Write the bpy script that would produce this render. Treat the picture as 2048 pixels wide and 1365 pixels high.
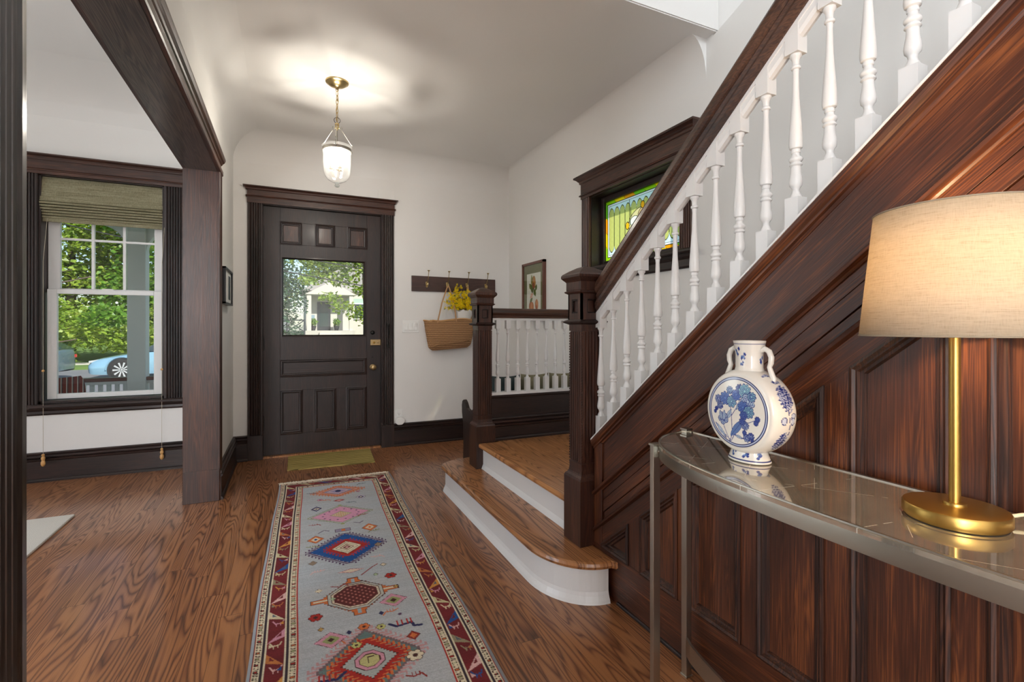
import bpy, math, random
import numpy as np
from mathutils import Vector, Matrix
random.seed(7); np.random.seed(7)
for o in list(bpy.data.objects): bpy.data.objects.remove(o)
scene = bpy.context.scene
COL = scene.collection
PI = math.pi

# ------------------------------------------------------------------ camera
cam_d = bpy.data.cameras.new('camera'); cam = bpy.data.objects.new('camera', cam_d); COL.objects.link(cam)
cam.location = (0, 0, 1.12)
cam.rotation_euler = (PI/2, 0, -math.radians(24.6))
cam_d.sensor_width = 36; cam_d.lens = 36*973/2048
cam_d.shift_y = -26.5/2048
cam_d.clip_start = 0.02; cam_d.clip_end = 400
scene.camera = cam
# ------------------------------------------------------------------ colour management
scene.view_settings.view_transform = 'Standard'
scene.view_settings.look = 'None'
scene.view_settings.gamma = 1
scene.view_settings.use_curve_mapping = False
scene.view_settings.exposure = 0.36
# ------------------------------------------------------------------ world
world = bpy.data.worlds.new('sky'); scene.world = world; world.use_nodes = True
wn = world.node_tree; wn.nodes.clear()
sky = wn.nodes.new('ShaderNodeTexSky'); sky.sky_type = 'NISHITA'; sky.sun_disc = False
sky.sun_elevation = math.radians(45); sky.sun_rotation = math.radians(150)
bg = wn.nodes.new('ShaderNodeBackground'); bg.inputs[1].default_value = 0.17
wo = wn.nodes.new('ShaderNodeOutputWorld')
wn.links.new(sky.outputs[0], bg.inputs[0]); wn.links.new(bg.outputs[0], wo.inputs[0])
# ------------------------------------------------------------------ lights
def light(name, kind, loc, energy, color=(1,1,1), direction=None, size=None, size_y=None, radius=None):
    d = bpy.data.lights.new(name, kind); o = bpy.data.objects.new(name, d); COL.objects.link(o)
    o.location = loc; d.energy = energy; d.color = color
    if direction is not None:
        o.rotation_euler = Vector(direction).to_track_quat('-Z', 'Y').to_euler()
    if kind == 'AREA':
        d.shape = 'RECTANGLE'; d.size = size; d.size_y = size_y or size
    if radius is not None: d.shadow_soft_size = radius
    return o
sun = light('sun', 'SUN', (3, -10, 20), 5.5, (1, .95, .86), direction=(-.35, .75, -.62)); sun.data.angle = .01
# fill lights added for brightness in unseen openings: living room, behind the camera, upstairs
light('fill_living_side', 'AREA', (-4.56, 2.2, 1.5), 48, (.86, .93, 1), (1, 0, 0), 1.7, 2.4)
light('fill_living_front', 'AREA', (-3.2, 4.74, 1.4), 14, (.86, .93, 1), (0, -1, 0), .75, 1.6)
light('fill_rear', 'AREA', (-1.84, -1.55, 1.55), 290, (.95, .97, 1), (1, 0, 0), 1.8, 2.2)
light('fill_upstairs', 'AREA', (.6, -2.97, 4.2), 70, (.86, .93, 1), (0, 1, 0), 1.8, 1.4)

# ------------------------------------------------------------------ bookkeeping
def L(o, label=None, cat=None, group=None, kind=None):
    if label: o['label'] = label
    if cat: o['category'] = cat
    if group: o['group'] = group
    if kind: o['kind'] = kind
    return o
def thing(name, label, cat, loc=(0,0,0), group=None, kind=None):
    o = bpy.data.objects.new(name, None); COL.objects.link(o); o.location = loc
    o.empty_display_size = .05
    return L(o, label, cat, group, kind)
def adopt(o, parent):
    o.parent = parent
    w = parent.location.copy()      # every object's own chain is already cancelled out, meshes hold world coordinates
    o.matrix_parent_inverse = Matrix.Translation(-w)
    return o
def copy_tree(root, offset):
    """copy a thing with its parts and sub-parts, moved by offset"""
    def rec(o, par):
        c = o.copy(); COL.objects.link(c)
        if par is not None: c.parent = par
        for ch in [x for x in ALLCH.get(o.name, [])]:
            rec(ch, c)
        return c
    c = rec(root, None); c.location = root.location + Vector(offset); return c
ALLCH = {}
class MB:
    """collects geometry, links it as one mesh object"""
    def __init__(s): s.v = []; s.f = []; s.sm = []
    def add(s, v, f, smooth=False):
        n = len(s.v); s.v += [tuple(map(float, p)) for p in v]; s.f += [tuple(i+n for i in q) for q in f]; s.sm += [smooth]*len(f); return s
    def box(s, a, b):
        (x0,y0,z0),(x1,y1,z1) = [min(p,q) for p,q in zip(a,b)], [max(p,q) for p,q in zip(a,b)]
        v = [(x0,y0,z0),(x1,y0,z0),(x1,y1,z0),(x0,y1,z0),(x0,y0,z1),(x1,y0,z1),(x1,y1,z1),(x0,y1,z1)]
        return s.add(v, [(0,3,2,1),(4,5,6,7),(0,1,5,4),(1,2,6,5),(2,3,7,6),(3,0,4,7)])
    def ext(s, prof, o, u, v, w, smooth=False):
        """closed 2D profile in (u,v) extruded along vector w (full length)"""
        o, u, v, w = map(Vector, (o, u, v, w)); n = len(prof)
        a = [o+u*p[0]+v*p[1] for p in prof]; b = [p+w for p in a]
        f = [(i, (i+1) % n, n+(i+1) % n, n+i) for i in range(n)]
        s.add(a+b, f, smooth); k = len(s.v)-2*n
        s.f.append(tuple(k+i for i in reversed(range(n)))); s.f.append(tuple(k+n+i for i in range(n))); s.sm += [False, False]
        return s
    def prism_x(s, poly, x0, x1): return s.ext(poly, (x0,0,0), (0,1,0), (0,0,1), (x1-x0,0,0))
    def prism_y(s, poly, y0, y1): return s.ext(poly, (0,y0,0), (1,0,0), (0,0,1), (0,y1-y0,0))
    def prism_z(s, poly, z0, z1): return s.ext(poly, (0,0,z0), (1,0,0), (0,1,0), (0,0,z1-z0))
    def lathe(s, prof, c=(0,0,0), n=24, smooth=True, capb=True, capt=True):
        """prof list of (r,z)"""
        V = []; Fc = []
        for r, z in prof:
            for i in range(n):
                a = 2*PI*i/n; V.append((c[0]+r*math.cos(a), c[1]+r*math.sin(a), c[2]+z))
        for j in range(len(prof)-1):
            for i in range(n):
                Fc.append((j*n+i, j*n+(i+1) % n, (j+1)*n+(i+1) % n, (j+1)*n+i))
        s.add(V, Fc, smooth); k = len(s.v)-len(V)
        if capb: s.f.append(tuple(k+i for i in reversed(range(n)))); s.sm.append(False)
        if capt: s.f.append(tuple(k+(len(prof)-1)*n+i for i in range(n))); s.sm.append(False)
        return s
    def sq(s, levels, c):
        """stack of squares: (half, z)"""
        V = []; F = []
        for h, z in levels: V += [(c[0]-h,c[1]-h,z),(c[0]+h,c[1]-h,z),(c[0]+h,c[1]+h,z),(c[0]-h,c[1]+h,z)]
        for j in range(len(levels)-1):
            for i in range(4): F.append((j*4+i, j*4+(i+1) % 4, j*4+4+(i+1) % 4, j*4+4+i))
        F.append((3,2,1,0)); n = len(V); F.append((n-4,n-3,n-2,n-1)); return s.add(V, F)
    def tube(s, pts, r, n=8, smooth=True, closed=False):
        pts = [Vector(p) for p in pts]; m = len(pts); V = []; F = []
        rr = r if isinstance(r, (list, tuple)) else [r]*m
        up = None
        for i, p in enumerate(pts):
            if closed: t = (pts[(i+1) % m]-pts[i-1])
            else: t = pts[min(i+1, m-1)]-pts[max(i-1, 0)]
            t.normalize()
            if up is None:
                up = Vector((0,0,1)) if abs(t.z) < .9 else Vector((1,0,0))
            a = up - t*up.dot(t)
            if a.length < 1e-5: a = Vector((1,0,0)) - t*t.x
            a.normalize(); up = a; b = t.cross(a)
            for k in range(n):
                an = 2*PI*k/n; V.append(p + a*math.cos(an)*rr[i] + b*math.sin(an)*rr[i])
        for i in range(m if closed else m-1):
            j = (i+1) % m
            for k in range(n): F.append((i*n+k, i*n+(k+1) % n, j*n+(k+1) % n, j*n+k))
        s.add(V, F, smooth)
        if not closed:
            k0 = len(s.v)-len(V); s.f.append(tuple(k0+i for i in reversed(range(n)))); s.f.append(tuple(k0+(m-1)*n+i for i in range(n))); s.sm += [False, False]
        return s
    def sphere(s, c, r, n=16, m=10):
        if not isinstance(r, (tuple, list)): r = (r, r, r)
        V = []; F = []
        for j in range(m+1):
            t = PI*j/m
            for i in range(n):
                a = 2*PI*i/n; V.append((c[0]+r[0]*math.sin(t)*math.cos(a), c[1]+r[1]*math.sin(t)*math.sin(a), c[2]-r[2]*math.cos(t)))
        for j in range(m):
            for i in range(n): F.append((j*n+i, j*n+(i+1) % n, (j+1)*n+(i+1) % n, (j+1)*n+i))
        return s.add(V, F, True)
    def loop(s, poly, prof, to3):
        """moulding swept round a closed polygon (mitred); prof = (inset, height) ; to3(a,b,h) -> xyz"""
        n = len(poly); P = [Vector((p[0], p[1], 0)) for p in poly]
        area = sum(P[i].x*P[(i+1) % n].y-P[(i+1) % n].x*P[i].y for i in range(n))
        if area < 0: P.reverse()
        mit = []
        for i in range(n):
            d0 = (P[i]-P[i-1]).normalized(); d1 = (P[(i+1) % n]-P[i]).normalized()
            n0 = Vector((-d0.y, d0.x, 0)); n1 = Vector((-d1.y, d1.x, 0))
            mm = (n0+n1); mm = mm/max(.25, mm.dot(n1)); mit.append(mm)
        k = len(prof); V = []
        for i in range(n):
            for a, h in prof:
                q = P[i]+mit[i]*a; V.append(to3(q.x, q.y, h))
        F = []
        for i in range(n):
            j = (i+1) % n
            for a in range(k-1): F.append((i*k+a, j*k+a, j*k+a+1, i*k+a+1))
        return s.add(V, F)
    def build(s, name, mat, parent=None, bevel=0, kind=None, recalc=True):
        me = bpy.data.meshes.new(name); me.from_pydata(s.v, [], s.f); me.validate(verbose=False)
        if len(me.polygons) == len(s.sm): me.polygons.foreach_set('use_smooth', s.sm)
        if recalc:
            import bmesh
            bm = bmesh.new(); bm.from_mesh(me); bmesh.ops.recalc_face_normals(bm, faces=bm.faces); bm.to_mesh(me); bm.free()
        if any(s.sm): me.set_sharp_from_angle(angle=.65)
        o = bpy.data.objects.new(name, me); COL.objects.link(o)
        if mat: me.materials.append(mat)
        if bevel:
            b = o.modifiers.new('bevel', 'BEVEL'); b.width = bevel; b.segments = 2; b.limit_method = 'ANGLE'; b.angle_limit = .6
            b.harden_normals = False
        if parent is not None:
            adopt(o, parent); ALLCH.setdefault(parent.name, []).append(o)
        if kind: o['kind'] = kind
        return o
def grid_mesh(name, V, nu, nv, col, mat, parent=None, smooth=False, closed_u=False):
    """V (nv*nu,3) array, col (nv*nu,3) linear colours kept as a point attribute 'dye'"""
    i = np.arange(nv-1)[:, None]*nu + np.arange(nu-1)[None, :]
    q = np.stack([i, i+1, i+nu+1, i+nu], -1).reshape(-1, 4)
    if closed_u:
        j = np.arange(nv-1)*nu
        q = np.concatenate([q, np.stack([j+nu-1, j, j+nu, j+2*nu-1], -1)])
    me = bpy.data.meshes.new(name)
    me.vertices.add(len(V)); me.vertices.foreach_set('co', V.astype(np.float32).ravel())
    me.loops.add(len(q)*4); me.loops.foreach_set('vertex_index', q.astype(np.int32).ravel())
    me.polygons.add(len(q)); me.polygons.foreach_set('loop_start', (np.arange(len(q))*4).astype(np.int32))
    me.polygons.foreach_set('loop_total', np.full(len(q), 4, np.int32))
    me.polygons.foreach_set('use_smooth', np.full(len(q), smooth))
    me.update(calc_edges=True)
    if col is not None:
        a = me.color_attributes.new('dye', 'FLOAT_COLOR', 'POINT')
        c4 = np.concatenate([col, np.ones((len(col), 1))], 1).astype(np.float32)
        a.data.foreach_set('color', c4.ravel())
    o = bpy.data.objects.new(name, me); COL.objects.link(o); me.materials.append(mat)
    if parent is not None: adopt(o, parent); ALLCH.setdefault(parent.name, []).append(o)
    return o
def lin(*c):
    """sRGB 0-255 -> linear"""
    return tuple((x/255/12.92 if x/255 <= .04045 else ((x/255+.055)/1.055)**2.4) for x in c)

# ------------------------------------------------------------------ materials
class NT:
    def __init__(s, name):
        s.m = bpy.data.materials.new(name); s.m.use_nodes = True; s.t = s.m.node_tree; s.t.nodes.clear()
        s.out = s.t.nodes.new('ShaderNodeOutputMaterial')
        s.tc = None
    def n(s, typ, **kw):
        d = s.t.nodes.new('ShaderNode'+typ)
        for k, v in kw.items(): setattr(d, k, v)
        return d
    def l(s, a, b): s.t.links.new(a, b)
    def set(s, sock, v):
        if hasattr(v, 'links') or hasattr(v, 'is_linked'): s.l(v, sock)
        elif isinstance(v, (tuple, list)) and len(v) == 3 and sock.type == 'RGBA': sock.default_value = (*v, 1)
        else: sock.default_value = v
    def math(s, op, a, b=None, c=None):
        d = s.n('Math', operation=op); s.set(d.inputs[0], a)
        if b is not None: s.set(d.inputs[1], b)
        if c is not None: s.set(d.inputs[2], c)
        return d.outputs[0]
    def coord(s, kind='Object'):
        if s.tc is None: s.tc = s.n('TexCoord')
        return s.tc.outputs[kind]
    def mapping(s, vec, scale=(1,1,1), rot=(0,0,0), loc=(0,0,0)):
        d = s.n('Mapping'); s.l(vec, d.inputs[0]); d.inputs['Scale'].default_value = scale; d.inputs['Rotation'].default_value = rot; d.inputs['Location'].default_value = loc
        return d.outputs[0]
    def noise(s, vec, scale=1, detail=2, rough=.5, dist=0, out='Fac'):
        d = s.n('TexNoise'); s.l(vec, d.inputs['Vector']); d.inputs['Scale'].default_value = scale; d.inputs['Detail'].default_value = detail
        d.inputs['Roughness'].default_value = rough; d.inputs['Distortion'].default_value = dist
        return d.outputs[out]
    def ramp(s, fac, stops, interp='LINEAR'):
        d = s.n('ValToRGB'); e = d.color_ramp; e.interpolation = interp
        while len(e.elements) > 1: e.elements.remove(e.elements[0])
        e.elements[0].position = stops[0][0]; e.elements[0].color = (*stops[0][1], 1)
        for p, c in stops[1:]:
            x = e.elements.new(p); x.color = (*c, 1)
        s.set(d.inputs[0], fac); return d.outputs[0]
    def mix(s, fac, a, b, mode='MIX'):
        d = s.n('Mix', data_type='RGBA', blend_type=mode); s.set(d.inputs[0], fac); s.set(d.inputs[6], a); s.set(d.inputs[7], b); return d.outputs[2]
    def bump(s, h, strength=.3, dist=.01):
        d = s.n('Bump'); d.inputs['Strength'].default_value = strength; d.inputs['Distance'].default_value = dist; s.l(h, d.inputs['Height']); return d.outputs[0]
    def bsdf(s, color=(.8,.8,.8), rough=.5, metal=0, spec=.5, coat=0, coat_rough=.1, normal=None, **kw):
        d = s.n('BsdfPrincipled'); s.set(d.inputs['Base Color'], color); s.set(d.inputs['Roughness'], rough); s.set(d.inputs['Metallic'], metal)
        s.set(d.inputs['Specular IOR Level'], spec); s.set(d.inputs['Coat Weight'], coat); s.set(d.inputs['Coat Roughness'], coat_rough)
        if normal is not None: s.l(normal, d.inputs['Normal'])
        for k, v in kw.items(): s.set(d.inputs[k.replace('_', ' ')], v)
        return d.outputs[0]
    def done(s, sh): s.l(sh, s.out.inputs[0]); return s.m

def plain(name, color, rough=.5, metal=0, spec=.5, coat=0, bump=0, bscale=60, **kw):
    t = NT(name); nrm = None
    n1 = t.noise(t.coord(), 3, 3)
    col = t.mix(t.math('MULTIPLY', n1, .12), color, tuple(c*.75 for c in color))
    if bump: nrm = t.bump(t.noise(t.coord(), bscale, 3), bump, .004)
    return t.done(t.bsdf(col, rough, metal, spec, coat, normal=nrm, **kw))

def wood(name, dark, mid, light_, axis='Z', freq=7, rough=.36, coat=.25, rot=None, streak=1.0, bump=.25):
    """stained timber; grain runs along axis (or x rotated by rot)"""
    t = NT(name)
    v = t.coord()
    r = {'X': (0,0,0), 'Y': (0,0,PI/2), 'Z': (0,PI/2,0)}[axis] if rot is None else rot
    v = t.mapping(v, rot=r)
    a = t.mapping(v, scale=(.75, 19, 19))
    n1 = t.noise(a, 1.3, 2, .5, .25)
    rings = t.math('PINGPONG', t.math('MULTIPLY', n1, freq*2.2), .5)
    rings = t.math('MULTIPLY', rings, 2.0)
    fib = t.noise(t.mapping(v, scale=(4, 260, 260)), 1, 3, .65)
    tone = t.noise(t.mapping(v, scale=(1.2, 7, 7), loc=(3,1,2)), 1.5, 3)
    f = t.math('ADD', t.math('MULTIPLY', rings, .22*streak), t.math('ADD', t.math('MULTIPLY', fib, .55), t.math('MULTIPLY', tone, .55)))
    c = t.ramp(f, [(.34, dark), (.62, mid), (1.0, light_)])
    b = t.bump(t.math('ADD', fib, t.math('MULTIPLY', rings, .4)), bump, .0015)
    rg = t.math('ADD', t.math('MULTIPLY', fib, .22), rough-.1)
    return t.done(t.bsdf(c, rg, 0, .5, coat, .18, normal=b))

def oak_floor(name, bw=.083, dark=(.034,.013,.006), mid=(.200,.070,.025), lite=(.40,.170,.064), plank=True, rough=.30):
    t = NT(name); v = t.coord()
    sp = t.n('SeparateXYZ'); t.l(v, sp.inputs[0]); x, y = sp.outputs[0], sp.outputs[1]
    bi = t.math('FLOOR', t.math('DIVIDE', x, bw))
    wn1 = t.n('TexWhiteNoise', noise_dimensions='1D'); t.l(bi, wn1.inputs['W'])
    yo = t.math('MULTIPLY_ADD', wn1.outputs['Value'], 3.7, y)
    seg = t.math('DIVIDE', yo, 1.15)
    si = t.math('FLOOR', seg)
    idv = t.math('MULTIPLY_ADD', si, 17.31, t.math('MULTIPLY', bi, 3.77))
    wn2 = t.n('TexWhiteNoise', noise_dimensions='1D'); t.l(idv, wn2.inputs['W'])
    rnd = wn2.outputs['Value']
    cb = t.n('CombineXYZ')
    t.l(t.math('MULTIPLY', x, 10.5), cb.inputs[0]); t.l(t.math('MULTIPLY_ADD', rnd, 30, t.math('MULTIPLY', y, .75)), cb.inputs[1]); t.l(t.math('MULTIPLY', rnd, 57), cb.inputs[2])
    n1 = t.noise(cb.outputs[0], 1.0, 1.5, .45, .35)
    rings = t.math('PINGPONG', t.math('MULTIPLY', n1, 21), .5)
    rings = t.math('MULTIPLY', rings, 2)
    rline = t.math('POWER', rings, 2.2)
    fib = t.noise(t.mapping(v, scale=(240, 5, 5)), 1, 3, .6)
    f = t.math('ADD', t.math('MULTIPLY', rline, -.55), t.math('ADD', t.math('MULTIPLY', fib, .50), t.math('MULTIPLY_ADD', rnd, .20, .50)))
    c = t.ramp(f, [(.12, dark), (.52, mid), (.9, lite)])
    big = t.noise(v, .9, 2)
    c = t.mix(t.math('MULTIPLY', big, .25), c, (.10,.03,.015))
    if plank:
        fx = t.math('FRACT', t.math('DIVIDE', x, bw)); ex = t.math('MINIMUM', fx, t.math('SUBTRACT', 1, fx))
        gx = t.math('LESS_THAN', ex, .011)
        fy = t.math('FRACT', seg); gy = t.math('LESS_THAN', t.math('MINIMUM', fy, t.math('SUBTRACT', 1, fy)), .0011)
        g = t.math('MAXIMUM', gx, gy)
        c = t.mix(t.math('MULTIPLY', g, .65), c, (.02,.008,.004))
    b = t.bump(t.math('SUBTRACT', fib, rline), .12, .001)
    rg = t.math('MULTIPLY_ADD', rline, .12, rough)
    return t.done(t.bsdf(c, rg, 0, .5, .35, .12, normal=b))

def thin_glass(name, tint=(1,1,1), rough=0.0, refl=1.0):
    t = NT(name)
    lw = t.n('LayerWeight'); lw.inputs[0].default_value = .5
    fr = t.math('MULTIPLY_ADD', t.math('POWER', lw.outputs['Facing'], 5), .95, .04)
    tr = t.n('BsdfTransparent'); tr.inputs[0].default_value = (*tint, 1)
    gl = t.n('BsdfGlossy'); gl.inputs['Roughness'].default_value = rough
    mx = t.n('MixShader'); t.l(t.math('MULTIPLY', fr, refl), mx.inputs[0]); t.l(tr.outputs[0], mx.inputs[1]); t.l(gl.outputs[0], mx.inputs[2])
    return t.done(mx.outputs[0])
def attr_mat(name, rough=.8, coat=0, bump=0, bscale=300, sheen=0, extra=None):
    t = NT(name); a = t.n('Attribute'); a.attribute_name = 'dye'
    nrm = t.bump(t.noise(t.coord(), bscale, 2), bump, .003) if bump else None
    col = a.outputs['Color']
    return t.done(t.bsdf(col, rough, 0, .4, coat, .06, normal=nrm))
def emis(name, color, strength):
    t = NT(name); e = t.n('Emission'); e.inputs[0].default_value = (*color, 1); e.inputs[1].default_value = strength; return t.done(e.outputs[0])

RED = dict(dark=(.007,.0025,.0015), mid=(.066,.0175,.0062), light_=(.36,.110,.026), coat=.12, rough=.42, streak=.55)
BRN = dict(dark=(.006,.003,.0024), mid=(.038,.0135,.0082), light_=(.13,.047,.025), coat=.12, rough=.40)
BLK = dict(dark=(.003,.0022,.002), mid=(.0135,.0060,.0048), light_=(.050,.020,.014), coat=.08, rough=.44)
slope_a = math.atan(.815)
M = {
 'red_z': wood('mahogany_upright', axis='Z', freq=9, **RED),
 'red_y': wood('mahogany_level', axis='Y', freq=8, **RED),
 # grain that follows the flight: rotate about world x by the slope, then y -> x
 'red_s': wood('mahogany_raking', rot=(0, 0, 0), freq=8, **RED),
 'brn_z': wood('walnut_stain_upright', axis='Z', **BRN), 'brn_y': wood('walnut_stain_along_y', axis='Y', **BRN), 'brn_x': wood('walnut_stain_along_x', axis='X', **BRN),
 'blk_z': wood('dark_stain_upright', axis='Z', **BLK), 'blk_y': wood('dark_stain_along_y', axis='Y', **BLK), 'blk_x': wood('dark_stain_along_x', axis='X', **BLK),
 'mould': wood('old_shellac_moulding', (.004,.002,.0014), (.022,.0062,.003), (.13,.040,.014), axis='Z', coat=.05, rough=.48),
 'near': wood('polished_casing', (.006,.005,.004), (.022,.017,.013), (.06,.046,.036), axis='Z', coat=.9, rough=.30),
 'floor': oak_floor('oak_strip_floor'),
 'tread': oak_floor('oak_tread', bw=.3, plank=False, mid=(.31,.125,.042), lite=(.52,.235,.088)),
 'landing': oak_floor('oak_landing', mid=(.36,.15,.052), lite=(.58,.27,.10)),
 'wall': plain('warm_white_wall_paint', (.79,.775,.75), .65, bump=.05),
 'ceil': plain('white_ceiling_paint', (.79,.778,.755), .7, bump=.04),
 'white': plain('white_gloss_paint', (.80,.80,.79), .32, coat=.1),
 'sash': plain('white_sash_paint', (.78,.78,.77), .35),
 'plastic': plain('white_plastic', (.82,.82,.80), .35),
 'brass': plain('antique_brass', (.55,.42,.20), .28, 1),
 'satin_brass': plain('brushed_gold_brass', (.52,.33,.09), .34, 1),
 'old_brass': plain('worn_brass', (.42,.30,.15), .45, 1),
 'nickel': plain('aged_nickel', (.55,.53,.48), .25, 1),
 'iron': plain('blackened_iron', (.02,.018,.017), .4, .6),
 'black': plain('black_lacquer', (.012,.014,.016), .35),
 'pewter': plain('brushed_pewter', (.48,.45,.39), .30, 1, bump=.1),
 'glass': thin_glass('window_glass', (.97,.99,.98)),
}
# raking grain: map direction (0,-cos,sin) onto x
def raking():
    t = M['red_s'].node_tree
    for nd in t.nodes:
        if nd.bl_idname == 'ShaderNodeMapping' and not nd.inputs['Vector'].links[0].from_node.bl_idname == 'ShaderNodeMapping':
            # vector rotate: first about X by slope (y axis tilts), then about Z by 90 deg
            nd.inputs['Rotation'].default_value = (slope_a, 0, PI/2)
raking()
# ================================================================== the shell
YW = 4.655; XR = 2.097; XP = -.425; XPL = -.595; ZC = 2.72
def S(name, mb, mat, **k): return mb.build(name, mat, kind='structure', **k)
S('floor', MB().box((-4.5,-3,-.12), (XR+.1,YW+.14,0)), M['floor'])
# front wall with openings for the sash window and the door
WX0, WX1, WZ0, WZ1 = -1.658, -.902, .565, 2.24
DX0, DX1, DZ1 = -.207, .787, 2.176
b = MB()
for x0, x1, z0, z1 in ((-4.5,-3.58,0,2.75), (-2.82,WX0,0,2.75), (-3.58,-2.82,0,.6), (-3.58,-2.82,2.2,2.75), (WX0,WX1,0,WZ0), (WX0,WX1,WZ1,2.75), (WX1,DX0,0,2.75), (DX0,DX1,DZ1,2.75), (DX1,XR+.2,0,2.75)):
    b.box((x0,YW,z0), (x1,YW+.16,z1))
b.box((-4.5,YW,2.75), (XR+.2,YW+.16,3.1))
S('wall_front', b, M['wall'])
# right wall with the stained glass opening
RY0, RY1, RZ0, RZ1 = 2.186, 3.13, 1.58, 2.12
b = MB()
for y0, y1, z0, z1 in ((RY1,YW,0,2.75), (RY0,RY1,0,RZ0), (RY0,RY1,RZ1,2.75), (1.95,RY0,0,2.75)):
    b.box((XR,y0,z0), (XR+.2,y1,z1))
b.prism_x([(1.95,-.1),(1.95,2.71),(-3,4.55),(-3,-.1)], XR, XR+.2)
b.prism_x([(1.95,2.70),(1.95,5.3),(-3,5.3),(-3,4.3)], XR+.12, XR+.2)
S('wall_right', b, M['wall'])
# partition with the cased opening; unseen rear gap cut for the fill light
b = MB()
b.box((XPL,3.675,0), (XP,YW,2.75)); b.box((XPL,1.07,2.15), (XP,3.675,2.75)); b.box((XPL,-.55,0), (XP,1.07,2.75)); b.box((XPL,-3,2.45), (XP,-.55,2.75)); b.box((XPL,-3,0), (XP,-2.8,2.45))
S('wall_partition', b, M['wall'])
b = MB()
for y0, y1, z0, z1 in ((-3,1.0,0,3.1), (3.4,YW,0,3.1), (1.0,3.4,0,.65), (1.0,3.4,2.35,3.1)): b.box((-4.65,y0,z0), (-4.5,y1,z1))  # unseen side opening cut to hold the added fill light
S('wall_left', b, M['wall'])
b = MB()
for y0, y1, z0, z1 in ((-3,-2.65,0,3.0), (-.45,-.25,0,3.0), (-2.65,-.45,0,.65), (-2.65,-.45,2.45,3.0)): b.box((-1.95,y0,z0), (-1.80,y1,z1))
S('wall_fill_frame', b, M['wall'])  # made-up wall out of view, built to frame the rear fill light
b = MB(); b.box((-4.6,-3.15,0), (XR+.2,-3,3.5)); b.box((-.8,-3.15,3.5), (-.3,-3,5.3)); b.box((1.5,-3.15,3.5), (XR+.2,-3,5.3)); b.box((-.3,-3.15,4.9), (1.5,-3,5.3)); S('wall_rear', b, M['wall'])
b = MB(); b.box((-.75,1.924,2.726), (XR+.01,2.08,5.3)); b.prism_z([(XR+.01,1.93),(XR+.14,1.66),(XR+.2,1.66),(XR+.2,2.08),(XR+.01,2.08)], 2.71, 5.3); b.box((-.75,-3,2.75), (-.6,2.0,5.3))
S('wall_upstairs', b, M['wall'])
S('ceiling_upstairs', MB().box((-.8,-3.1,5.3), (XR+.3,2.2,5.4)), M['ceil'])
# hall ceiling with coved edges
b = MB(); b.box((XP,1.93,ZC), (XR+.2,YW,ZC+.1)); b.box((XP,-3,ZC), (1.2,1.93,ZC+.1))
def cove(b, p0, p1, out, rh, rv):
    """cove fillet between wall line p0-p1 (x,y) and the ceiling; out = unit vector into the room"""
    n = 10; prof = [(0,0),(0,-rv)]
    for i in range(n+1):
        a = PI/2*i/n; prof.append((rh*(1-math.cos(a)), -rv*(1-math.sin(a))))
    prof.append((rh,0))
    w = Vector((p1[0]-p0[0], p1[1]-p0[1], 0))
    b.ext(prof, (p0[0],p0[1],ZC+.001), (out[0],out[1],0), (0,0,1), w, True)
cove(b, (XP,YW), (XR,YW), (0,-1), .26, .21)
cove(b, (XR,YW), (XR,2.0), (-1,0), .115, .23)
cove(b, (XP,YW), (XP,-3.0), (1,0), .20, .19)
S('ceiling', b, M['ceil'])
b = MB(); b.box((-4.5,-3,2.92), (XPL,YW,3.02))
b.ext([(0,.255),(0,0)]+[(.6*(1-math.cos(a_)), .255*math.sin(a_)) for a_ in np.linspace(.35, PI/2, 16)], (-4.5,YW,2.668), (0,-1,0), (0,0,1), (4.5+XPL,0,0), True)
b.box((XPL,-3,2.75),(XP,YW,3.02))
S('ceiling_living_room', b, M['ceil'])

# ------------------------------------------------------------------ moulding profiles  (a = out from wall, b = up)
def base_prof(h=.212, t=.022):
    return [(0,0),(t+.012,0),(t+.012,.012),(t+.006,.02),(t,.022),(t,h-.062),(t+.008,h-.056),(t+.010,h-.046),(t-.002,h-.042),(t+.004,h-.034),(t+.004,h-.022),(t-.008,h-.018),(t-.004,h-.008),(t-.010,h),(0,h)]
def crown_prof(h=.062, t=.05):
    return [(0,0),(.008,0),(.012,.006),(.012,h*.30),(t*.45,h*.42),(t*.55,h*.55),(t*.85,h*.72),(t,h*.78),(t,h),(0,h)]
def reed_prof(w, t=.022, n=4, edge=.2):
    """casing cross section: (along width, thickness)"""
    pr = [(0,0),(0,t*.8),(w*.03,t),(w*.13,t)]
    a0, a1 = w*(.17+edge*.2), w*.86; stp = (a1-a0)/n
    for i in range(n):
        x = a0+i*stp
        pr += [(x,t*.62),(x+stp*.18,t*.95),(x+stp*.5,t*1.08),(x+stp*.82,t*.95),(x+stp*.98,t*.62)]
    pr += [(w*.88,t),(w*.96,t),(w,t*.8),(w,0)]
    return pr
# baseboards
def baseboard(name, p0, p1, out, mat, h=.212):
    w = Vector((p1[0]-p0[0], p1[1]-p0[1], 0))
    S(name, MB().ext(base_prof(h), (p0[0],p0[1],0), (out[0],out[1],0), (0,0,1), w), mat)
baseboard('baseboard_front_living', (-4.5,YW), (XPL,YW), (0,-1), M['blk_x'])
baseboard('baseboard_front_left', (XP,YW), (DX0-.112,YW), (0,-1), M['blk_x'])
baseboard('baseboard_front_right', (DX1+.111,YW), (XR,YW), (0,-1), M['blk_x'])
baseboard('baseboard_partition', (XP,3.665), (XP,YW), (1,0), M['blk_y'])
baseboard('baseboard_right', (XR,3.15), (XR,YW), (-1,0), M['blk_y'])

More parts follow.
